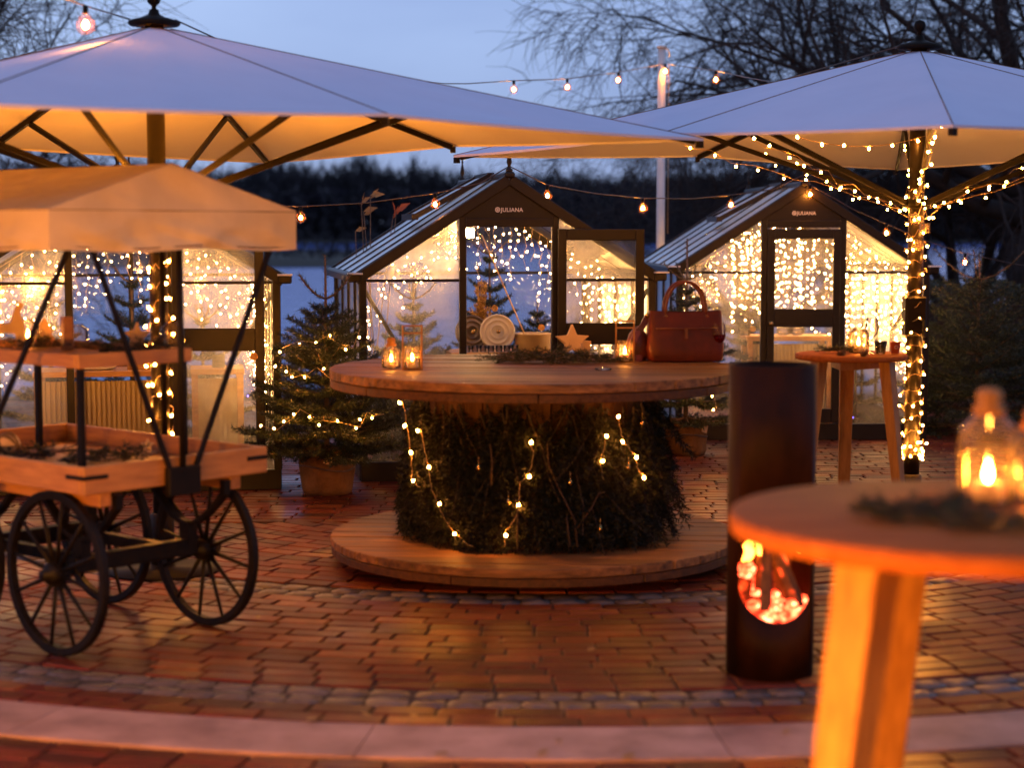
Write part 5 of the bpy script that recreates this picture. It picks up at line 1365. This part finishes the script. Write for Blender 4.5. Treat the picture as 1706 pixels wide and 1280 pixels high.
def handbag():
    c = top(1140, 601); t = empty('handbag', c, math.radians(4), 'russet leather handbag standing on the drum table', 'handbag')
    W, D, H = .42, .17, .285; n = 20; v = []; prof = [(0, .94, 1.0), (.03, .99, 1.06), (.25, 1.03, 1.05), (.6, 1.0, .85), (.9, .985, .62), (1.0, .97, .55)]
    rows = []
    mb = MB()
    for zf, wx, wy in prof:
        for k in range(28):
            a = 2 * math.pi * k / 28; ca, sa = math.cos(a), math.sin(a); e = .28
            x = math.copysign(abs(ca) ** e, ca) * W / 2 * wx; y = math.copysign(abs(sa) ** e, sa) * D / 2 * wy
            v.append((x, y, H * zf - (.010 * (1 - (2 * x / W) ** 2) if zf == 1.0 else 0)))
    f = [(i * 28 + k, i * 28 + (k + 1) % 28, (i + 1) * 28 + (k + 1) % 28, (i + 1) * 28 + k) for i in range(len(prof) - 1) for k in range(28)]
    f.append(tuple(range(28))[::-1]); mb.add(v, f, True); mb.build('body', M['leather'], t)
    tp_ = MB(); tp_.box((0, 0, H - .025), (W * .93, D * .48, .004)); tp_.build('zip_top', M['leather_dark'], t)
    bd = MB(); bd.tube([(-W * .42, -D * .515, H * .66), (0, -D * .535, H * .655), (W * .42, -D * .515, H * .66)], .004, 5); bd.build('seam_piping', M['leather_dark'], t)
    pk = MB(); pk.box((-.005, -D * .535, H * .56), (.02, .006, .06)); pk.build('leather_tab', M['leather_dark'], t)
    for s in (-1, 1):
        pts = [(-.115 + .0 + .23 * (1 - math.cos(math.pi * i / 14)) / 2, s * D * .25 + s * .012 * math.sin(math.pi * i / 14), H - .045 + .205 * math.sin(math.pi * i / 14) ** .7) for i in range(15)]
        hd = MB(); hd.tube(pts, .0085, 8); h = hd.build('carry_handle', M['leather_dark'], t)
        for x in (-.115, .115):
            r = MB(); r.tube([(x + .016 * math.cos(a), s * D * .30, H - .045 + .016 * math.sin(a)) for a in np.linspace(0, 6.283, 13)], .0028, 5); r.build('ring', M['brass'], h)
    # shoulder strap slumped at the left side
    sd = MB(); pts = [(-W * .50, 0, H * .88), (-W * .56, -.02, H * .72), (-W * .64, -.05, H * .60), (-W * .72, -.07, H * .40), (-W * .76, -.06, H * .16), (-W * .70, -.05, .02), (-W * .58, -.03, .014)]
    for a, b in zip(pts, pts[1:]): sd.bar(a, b, .034, .009, up=(0, 1, 0))
    sd.build('shoulder_strap', M['leather_dark'], t)
    pc = MB(); pp = [(.001, 0), (.052, .0), (.070, .03), (.072, .09), (.052, .15), (.02, .19), (.001, .195)]; pc.lathe(pp, 18); pc.v = [(x * .95 - W * .62, y * .75 + .04, z) for x, y, z in pc.v]; pc.build('side_pouch', M['leather_dark'], t)
    ln = MB(); ln.ball((-W * .51, -.02, H * .90), .014, 8, 6); ln.build('strap_ring', M['brass'], t)
handbag()
def wine_glass(loc, label, s=1.0, drink=True):
    t = empty('wine_glass', loc, 0, label, 'glass', 'stemmed glasses')
    g = MB(); g.lathe([(.001, .002), (.034 * s, .002), (.034 * s, .004), (.006 * s, .008), (.0045 * s, .085 * s), (.012 * s, .095 * s), (.034 * s, .120 * s), (.040 * s, .150 * s), (.036 * s, .195 * s), (.033 * s, .212 * s)], 28); g.build('bowl_and_stem', M['clear'], t)
    if drink:
        d = MB(); d.lathe([(.001, .098 * s), (.012 * s, .099 * s), (.032 * s, .121 * s), (.038 * s, .150 * s), (.001, .150 * s)], 28); d.build('drink', M['amber'], t)
wine_glass(top(1197, 602), 'stemmed glass of red drink in front of the handbag', 1.0)

# ------------------------------------------------------------------ fire column
fc = gnd(1292, 1137); FCX, FCY, FR, FH = fc.x, fc.y + .175, .175, 1.25
def fire_column():
    t = empty('fire_column', (FCX, FCY, 0), 0, 'dark steel fire column with a wood fire glowing in its opening', 'fire column')
    n = 96; tb = MB(); tb.lathe([(FR, 0), (FR, FH), (FR - .006, FH), (FR - .006, .004), (FR, 0)], n)
    me = tb.mesh('shell', M['rust']); o = link('shell', me)
    cut = MB(); hw, zb_, zt_ = .146, .235, .62; poly = []
    for k in range(25):
        a = math.pi + math.pi * k / 24; poly.append((hw * math.cos(a), zb_ + hw + hw * math.sin(a) * 1.0))
    for k in range(25):
        a = math.pi * k / 24; poly.append((hw * math.cos(a), zt_ - hw + hw * math.sin(a)))
    cut.prism(poly, .6, Matrix.Translation((0, -.30, 0))); co = link('cutter', cut.mesh('cutter', M['rust']))
    dirc = math.atan2(-FCX, FCY) + math.radians(12); co.rotation_euler = (0, 0, math.radians(2.5))
    md = o.modifiers.new('cut', 'BOOLEAN'); md.object = co; md.operation = 'DIFFERENCE'; md.solver = 'EXACT'
    bpy.context.view_layer.update()
    m2 = bpy.data.meshes.new_from_object(o.evaluated_get(bpy.context.evaluated_depsgraph_get()))
    bpy.data.objects.remove(o); bpy.data.objects.remove(co)
    m2.polygons.foreach_set('use_smooth', [p.area < .05 and abs(p.normal.z) < .5 for p in m2.polygons]); m2.name = 'shell'
    link('shell', m2, t)
    fl = MB(); fl.lathe([(.001, .21), (FR - .01, .21), (FR - .01, .225), (.001, .225)], 40); fl.build('grate', M['iron'], t)
    # embers: lumps glowing red, brighter in the cracks
    m = bpy.data.materials.new('embers'); m.use_nodes = True; nt = m.node_tree; b = nt.nodes['Principled BSDF']; b.inputs['Base Color'].default_value = (.02, .01, .008, 1); b.inputs['Roughness'].default_value = .9
    g = nd(nt, 'ShaderNodeTexCoord'); nz = nd(nt, 'ShaderNodeTexNoise', Scale=26, Detail=5); nt.links.new(g.outputs['Object'], nz.inputs['Vector'])
    rp = ramp(nt, [(.38, (.03, .001, .0005)), (.5, (.7, .03, .008)), (.60, (1.0, .12, .04)), (.72, (1, .5, .22))]); nt.links.new(nz.outputs['Fac'], rp.inputs['Fac']); nt.links.new(rp.outputs['Color'], b.inputs['Emission Color'])
    b.inputs['Emission Strength'].default_value = 8.0
    r = random.Random(5)
    eb = MB(); eb.lathe([(FR - .008, .232), (FR - .02, .25), (FR * .6, .285), (FR * .25, .305), (.001, .31)], 28); eb.v = [(x, y, z + r.uniform(-.008, .008)) for x, y, z in eb.v]; eb.build('ember_bed', m, t)
    for i in range(44):
        a = r.uniform(0, 6.28); q = (FR - .045) * math.sqrt(r.random()); e = MB(); rr = r.uniform(.018, .035); e.ball((0, 0, 0), rr, 8, 5, .75); e.v = [(x * r.uniform(.8, 1.2), y * r.uniform(.8, 1.2), z) for x, y, z in e.v]
        e.build('ember', m, t, (q * math.cos(a), q * math.sin(a), .262 + .03 * (1 - q / FR) + r.uniform(0, .03) + (max(0, -math.cos(a)) * q * r.uniform(0, 1.6))))
    # logs standing on the embers
    m3 = simple('burning_log', (.22, .085, .03), (.05, .02, .010), rough=.85, scale=14, stretch=(3, 3, 1), bump=.5); b3 = m3.node_tree.nodes['Principled BSDF']
    nt = m3.node_tree; g = nd(nt, 'ShaderNodeTexCoord'); nz = nd(nt, 'ShaderNodeTexNoise', Scale=12, Detail=4); nt.links.new(g.outputs['Object'], nz.inputs['Vector'])
    rp = ramp(nt, [(.57, (0, 0, 0)), (.66, (.9, .05, .008)), (.78, (1.0, .28, .05))]); nt.links.new(nz.outputs['Fac'], rp.inputs['Fac']); nt.links.new(rp.outputs['Color'], b3.inputs['Emission Color']); b3.inputs['Emission Strength'].default_value = 2.2
    for a, b_, w in (((-.05, -.03, .25), (-.02, .03, .60), .042), ((.085, -.04, .25), (-.03, .06, .57), .046), ((-.11, .0, .26), (-.075, .05, .55), .05), ((.03, .05, .25), (.09, .06, .56), .05), ((-.035, -.115, .27), (-.02, -.03, .60), .044), ((.105, -.085, .28), (-.005, -.02, .56), .048)):
        l = MB(); l.bar(a, b_, w, w * .8); l.v = [(x + r.uniform(-.004, .004), y + r.uniform(-.004, .004), z) for x, y, z in l.v]; l.build('log', m3, t, bevel=.004)
    fm = emit('wood_flame', (1.0, .27, .03), 17)
    for i, (x, y, h) in enumerate([(-.09, .04, .16), (-.06, -.01, .20), (-.02, .05, .17), (.03, .02, .19), (.07, .06, .15), (.0, -.04, .12), (-.105, -.02, .12), (.10, .0, .10)]):
        fl = MB(); pts = []; rs = []
        for k in range(9):
            s = k / 8; pts.append(Vector((x + .018 * math.sin(s * 5 + i), y + .012 * math.cos(s * 4 + i), .45 + h * s * .9 + (.03 if i % 2 else 0)))); rs.append(max(.0015, .026 * math.sin(math.pi * min(1, s * .85 + .12)) * (1 - s * .55)))
        fl.tube(pts, rs, 8); fl.build('flame', fm, t)
fire_column()

# ------------------------------------------------------------------ bar tables
def bar_table(loc, R, H, angs, label, zfoot=0.0, leg=.085, spread=.10, th=.032):
    t = empty('bar_table', loc, 0, label, 'table', 'round oak bar tables')
    tp_ = MB(); tp_.lathe([(.001, H - th), (R * .96, H - th), (R - .004, H - th + .004), (R, H - th * .5), (R - .004, H - .003), (R - .010, H), (.001, H)], 72); tp_.build('tabletop', M['oak_top'], t)
    for a in angs:
        d = Vector((math.cos(a), math.sin(a), 0)); p = d * (R * .68) + Vector((0, 0, H - th - .001)); q = d * (R * .68 + spread * 1.6) + Vector((0, 0, zfoot))
        l = MB(); l.bar(p, q, leg, leg * .8, up=tuple(d), taper=.72); l.build('leg', M['oak'], t, bevel=.004)
    cr = MB(); cr.lathe([(.001, H - .085), (R * .55, H - .085), (R * .55, H - th - .002)], 3, smooth=False); cr.build('apron', M['oak'], t)
    return t
ft = Vector((at(1622, 860, 4.4).x, 4.4, 0))
bar_table(ft, .60, 1.085, [math.radians(a) for a in (221, 341, 101)], 'blurred round oak bar table close to the camera at the lower right', -.03, leg=.125, spread=.125, th=.052)
rt = Vector((at(1418, 590, 10.15).x, 10.15, 0))
bar_table(rt, .315, 1.09, [math.radians(a) for a in (205, 325, 85)], 'round oak bar table beside the lit parasol pole', 0, leg=.082, spread=.08)
def rtop(px, py): return gnd(px, py, 1.0905)
jar_lantern(rtop(1430, 588), 'tall ribbed jar lantern on the rear bar table', 1.15, knob=False)
wine_glass(rtop(1452, 589), 'empty stemmed glass on the rear bar table', .95, drink=False)
lathe_thing('tumbler', [(.001, .003), (.024, .003), (.036, .075), (.034, .075), (.024, .010), (.001, .010)], 'clear', rtop(1467, 591), 'clear tumbler on the rear bar table', 'glass', 24)
cup = lathe_thing('paper_cup', [(.001, .003), (.022, .003), (.031, .066), (.033, .068), (.031, .070), (.029, .066), (.021, .008), (.001, .008)], 'terracotta', rtop(1491, 590), 'small red cup at the right of the rear bar table', 'cup', 24)
mk = MB(); mk.lathe([(.008, 0), (.010, 0), (.010, .001), (.008, .001)], 14, M=Euler((math.pi / 2, 0, 0)).to_matrix()); mk.build('printed_mark', M['white_print'], cup, (0, -.0285, .040))
garland(rtop(1395, 588), .085, .05, 34, 'fir sprig on the rear bar table', 17, .2, L=.09, h=.03)
pine_cone(rtop(1397, 592), .026, 'pine cone in front of the fir sprig on the rear bar table', (1.1, .3, .4))
pine_cone(rtop(1434, 594), .024, 'reddish pine cone before the lantern on the rear bar table', (.5, .9, .1))
def ftop(px, py): return gnd(px, py, 1.0855)
jar_lantern(ftop(1645, 838), 'large blurred jar lantern with wooden stopper on the front table', 1.48, hs=1.3)
jar_lantern(ftop(1722, 835), 'jar lantern cut off by the right edge of the front table', 1.3, hs=1.2)
garland(ftop(1550, 865), .15, .085, 80, 'blurred fir garland on the front table', 18, .1, L=.11, h=.04)
garland(ftop(1672, 885), .11, .05, 40, 'blurred fir sprigs before the large lantern', 19, -.1, L=.09, h=.03)
pine_cone(ftop(1568, 850), .036, 'blurred reddish pine cone left of the large lantern', (.8, .4, .9))

# ------------------------------------------------------------------ mast and festoon strings
mp_ = at(1101, 300, 19.0); MASTZ = at(1101, 80, 19.0).z
mast = empty('mast', (mp_.x, 19.0, -.15), 0, 'white mast carrying the festoon string behind the greenhouses', 'mast')
mb = MB(); mb.tube([(0, 0, 0), (0, 0, MASTZ + .15)], [.048, .040], 16); mb.build('pole', M['white_paint'], mast)
mb = MB(); mb.tube([(0, 0, MASTZ + .14), (.07, 0, MASTZ + .14), (.085, 0, MASTZ + .06)], .010, 8); mb.build('hook', M['white_paint'], mast)
mb = MB(); mb.tube([(.075, 0, MASTZ + .02), (.075, 0, 1.9)], .004, 5); mb.build('halyard', M['wire'], mast)
mb = MB(); mb.lathe([(.001, .0), (.055, .0), (.055, .02), (.02, .03), (.001, .03)], 14, (0, 0, MASTZ + .15)); mb.build('cap', M['white_paint'], mast)
def W(px, py, Y): return at(px, py, Y)
A_ = W(1108, 106, 18.95)
w1 = [PAR_L + Vector((.10, .05, 2.865)), W(430, 96, 11.3), W(600, 128, 13.6), W(740, 139, 15.2), W(780, 139, 15.6), W(856, 134, 16.4), W(945, 131, 17.3), W(1030, 120, 18.2), A_]
festoon(w1, [w1[5], w1[6], w1[7], A_ + Vector((-.0, -.03, 0))], 'festoon string of warm bulbs from the left parasol to the mast', group='festoon strings')
w2 = [A_ + Vector((.01, 0, 0)), W(1150, 112, 17.2), W(1193, 117, 15.8), W(1240, 128, 14.2), W(1290, 137, 12.9), PAR_R + Vector((-.10, .06, 2.885))]
festoon(w2, [w2[2]], 'short festoon string from the mast to the right parasol')
ridC = MC @ Vector((0, -.01, GH_R + .09)); ridR = MR @ Vector((0, -.02, GH_R + .10)); ridL = ML @ Vector((0, 0, GH_R + .1))
s1 = [ridL, W(400, 342, 12.6), W(501, 344, 12.7), W(610, 338, 12.8), W(725, 322, 12.8), W(800, 305, 12.8), ridC]
festoon(s1, [s1[2], s1[4]], 'festoon string from the left to the middle greenhouse ridge')
s2 = [ridC, W(912, 308, 13.1), W(990, 322, 13.7), W(1071, 330, 14.2), W(1150, 331, 14.6), W(1218, 325, 14.9), W(1290, 315, 15.1), ridR + Vector((-.02, 0, 0))]
festoon(s2, [s2[1], s2[3], s2[5]], 'festoon string between the middle and right greenhouse ridges')
s3 = [ridR + Vector((.02, 0, 0)), W(1350, 308, 15.2), W(1420, 348, 15.3), W(1477, 373, 15.4), W(1545, 402, 15.6), W(1608, 422, 15.8), W(1690, 440, 16.0), W(1900, 470, 16.6)]
festoon(s3, [s3[1], s3[3], s3[5], s3[7]], 'festoon string running down from the right greenhouse ridge past the hedge')
# strings nearer the viewer: top-left bulb shows, unseen rest added for front light
PA = Vector((-3.3, 5.2, -.03)); PB = Vector((-2.2, -1.6, -.03)); PD = Vector((4.6, -1.2, -.03))
for i, (p, lab) in enumerate(((PA, 'added wooden festoon post left of the cart, outside the picture'), (PB, 'added wooden festoon post behind the viewer on the left'), (PD, 'added wooden festoon post behind the viewer on the right'))):
    t = empty('festoon_post', p, 0, lab, 'post', 'festoon posts'); H = (3.25, 2.6, 2.6)[i]
    m_ = MB(); m_.box((0, 0, H / 2), (.09, .09, H)); m_.build('post', M['oak'], t, bevel=.006)
    m_ = MB(); m_.box((0, 0, .03), (.3, .3, .06)); m_.build('foot', M['black_metal'], t); m_ = MB(); m_.tube([(.05, 0, H - .08), (.09, 0, H - .08), (.09, 0, H - .05)], .006, 6); m_.build('hook', M['iron'], t)
f0 = [PAR_L + Vector((-.12, -.03, 2.86)), W(142, 9, 8.6), Vector((-2.75, 6.4, 3.02)), PA + Vector((0, 0, 3.2))]
festoon(f0, [f0[1], f0[2]], 'festoon string leaving the left parasol towards the upper left corner', r=.026)
f1 = sag(PA + Vector((.1, 0, 3.1)), PB + Vector((0, 0, 2.45)), .3, 18); festoon(f1, f1[6:-1:4], 'added festoon string along the left of the terrace, outside the picture')
f2 = sag(PB + Vector((0, 0, 2.45)), PD + Vector((0, 0, 2.45)), .35, 22); festoon(f2, f2[1:-1:2], 'added festoon string across the terrace behind the viewer', r=.03)

# ------------------------------------------------------------------ lights on the firs
def tree_string(c, pix, label, seed, step=.12, r=.0065):
    pts = [at(x, y, c) for x, y in pix]; return light_string(pts, step, label, r=r, seed=seed, jitter=.03)
Y1 = p1.y - .42
tree_string(Y1 + .2, [(470, 580), (500, 568), (524, 571), (545, 560), (565, 573), (588, 580), (600, 548)], 'upper string of lights on the potted fir', 51, .115)
tree_string(Y1 + .1, [(452, 612), (478, 613), (486, 630), (515, 622), (528, 612), (560, 640), (590, 626)], 'second string of lights on the potted fir', 52, .10)
tree_string(Y1, [(432, 708), (460, 718), (484, 700), (500, 682), (524, 696), (545, 702), (566, 704), (600, 712), (612, 686), (622, 694), (640, 690)], 'lower string of lights on the potted fir', 53, .10)
tree_string(p2.y - .4, [(1122, 644), (1136, 636), (1168, 650), (1190, 662), (1196, 690)], 'string of lights on the fir behind the handbag', 54, .11, .006)
for i, (px, py, Y, lab) in enumerate([(1421, 696, 15.6, 'tiny blue light inside the right greenhouse'), (413, 660, 12.2, 'tiny blue light by the left greenhouse door')]):
    o = link('led', bulb_mesh(.006, 'blue_led'), None, at(px, py, Y)); tag(o, lab, 'led', 'blue lights')

# ------------------------------------------------------------------ unseen house added behind the viewer: blocks sky, windows add warm light
def added_house():
    t = empty('building', (0, -5.0, -.05), 0, 'unseen dark brick house added behind the viewer to block sky and give window light', 'building')
    m = simple('house_brick', (.09, .045, .03), (.05, .025, .018), rough=.8, scale=5)
    openings = [(-6.4, 1.0, 1.2, 1.5), (-4.2, 1.0, 1.2, 1.5), (-1.6, .05, 1.0, 2.15), (1.2, 1.0, 1.2, 1.5), (3.6, 1.0, 1.2, 1.5), (6.0, 1.0, 1.2, 1.5)]
    xs = [-13.0]; w = MB(); x = -13.0
    for ox, oz, ow, oh in openings:
        w.box(((x + ox) / 2, 0, 3.2), (ox - x, .3, 6.4)); w.box((ox + ow / 2, 0, (oz + oh + 6.4) / 2), (ow, .3, 6.4 - oz - oh))
        if oz > .1: w.box((ox + ow / 2, 0, oz / 2), (ow, .3, oz))
        x = ox + ow
    w.box(((x + 13) / 2, 0, 3.2), (13 - x, .3, 6.4)); wall = w.build('wall', m, t)
    lit = emit('fill_window_glow', (1.0, .50, .14), 5.0)  # glow of the unseen windows, added for warm light
    for ox, oz, ow, oh in openings:
        f = MB()
        for dx in (.03, ow / 2, ow - .03): f.box((ox + dx, .06, oz + oh / 2), (.06, .06, oh))
        for dz in (.03, oh / 2, oh - .03): f.box((ox + ow / 2, .062, oz + dz), (ow, .05, .06))
        fo = f.build('window', M['white_paint'], t); g = MB(); g.box((ox + ow / 2, -.02, oz + oh / 2), (ow, .02, oh)); g.build('fill_pane', lit, fo)
    r = MB(); r.add([(-13.4, .6, 6.3), (13.4, .6, 6.3), (13.4, -3.6, 9.6), (-13.4, -3.6, 9.6), (-13.4, .6, 6.45), (13.4, .6, 6.45), (13.4, -3.6, 9.75), (-13.4, -3.6, 9.75)], [(3, 2, 1, 0), (4, 5, 6, 7), (0, 1, 5, 4), (1, 2, 6, 5), (2, 3, 7, 6), (3, 0, 4, 7)]); r.build('roof', M['bark'], t)
added_house()

def fill_lamp(loc, label, h=1.15):  # unseen lamps added to throw warm light on cart, kerb and table
    t = empty('fill_lamp', loc, 0, label, 'lamp', 'added lamps outside the picture')
    p = MB(); p.tube([(0, 0, 0), (0, 0, h - .10)], .025, 12); p.build('post', M['black_metal'], t)
    b = MB(); b.lathe([(.001, 0), (.11, 0), (.11, .015), (.03, .03), (.026, .05)], 20); b.build('foot', M['black_metal'], t)
    c = MB(); c.lathe([(.026, h - .11), (.06, h - .10), (.06, h - .08), (.02, h - .075)], 18); c.build('collar', M['black_metal'], t)
    g = MB(); g.ball((0, 0, h), .085, 20, 12); g.build('globe', M['low_fill_lamp' if h < 1 else 'fill_lamp'], t)
for x, y, lab in ((-2.95, 4.3, 'added globe lamp nearest the cart, outside the picture'), (-2.35, 2.6, 'added globe lamp halfway to the viewer, outside the picture'), (-1.0, .8, 'added globe lamp beside the viewer on the left, outside the picture'), (.10, 3.3, 'added low globe lamp on the paving just below the picture')):
    fill_lamp((x, y, -.03), lab, .5 if y == 3.3 else 1.15)
def fill_ring_lamp(par, z, label):  # lamp added behind the cart canopy to give the cloth its underglow
    t = empty('fill_ring_lamp', (par.x, par.y, z), 0, label, 'lamp')
    h = MB(); h.lathe([(.050, -.02), (.135, -.02), (.145, -.005), (.145, .012), (.138, .014), (.056, .014), (.050, .010), (.050, -.02)], 28); h.build('housing', M['black_metal'], t)
    e = MB(); e.lathe([(.065, .016), (.128, .016)], 28); e.build('lens', M['fill_ring_lamp'], t)
fill_ring_lamp(PAR_L, 1.86, 'unseen ring lamp added on the left parasol pole to light the cloth')

def fallen_leaves():
    r = random.Random(44)
    for px, py in [(1160, 958), (985, 1084), (836, 1070), (760, 1088), (1166, 1118), (520, 1200), (610, 1193), (690, 1196), (930, 1236), (905, 1256), (1310, 1222), (1048, 1262), (735, 1258), (1570, 1075), (1640, 1180), (430, 1030), (1130, 985)]:
        c = gnd(px, py, .010); L = r.uniform(.02, .035); m = MB()
        m.add([(-L, 0, .002), (-L * .3, L * .5, .006), (L * .5, L * .42, .010), (L, 0, .006), (L * .4, -L * .45, .008), (-L * .4, -L * .4, .003), (0, 0, .002)], [(0, 6, 1), (1, 6, 2), (2, 6, 3), (3, 6, 4), (4, 6, 5), (5, 6, 0)], True)
        tag(m.build('fallen_leaf', M['dry_leaf'], None, c, (0, 0, r.uniform(0, 6.3))), 'small dry leaf fallen on the paving', 'leaf', 'fallen leaves')
fallen_leaves()
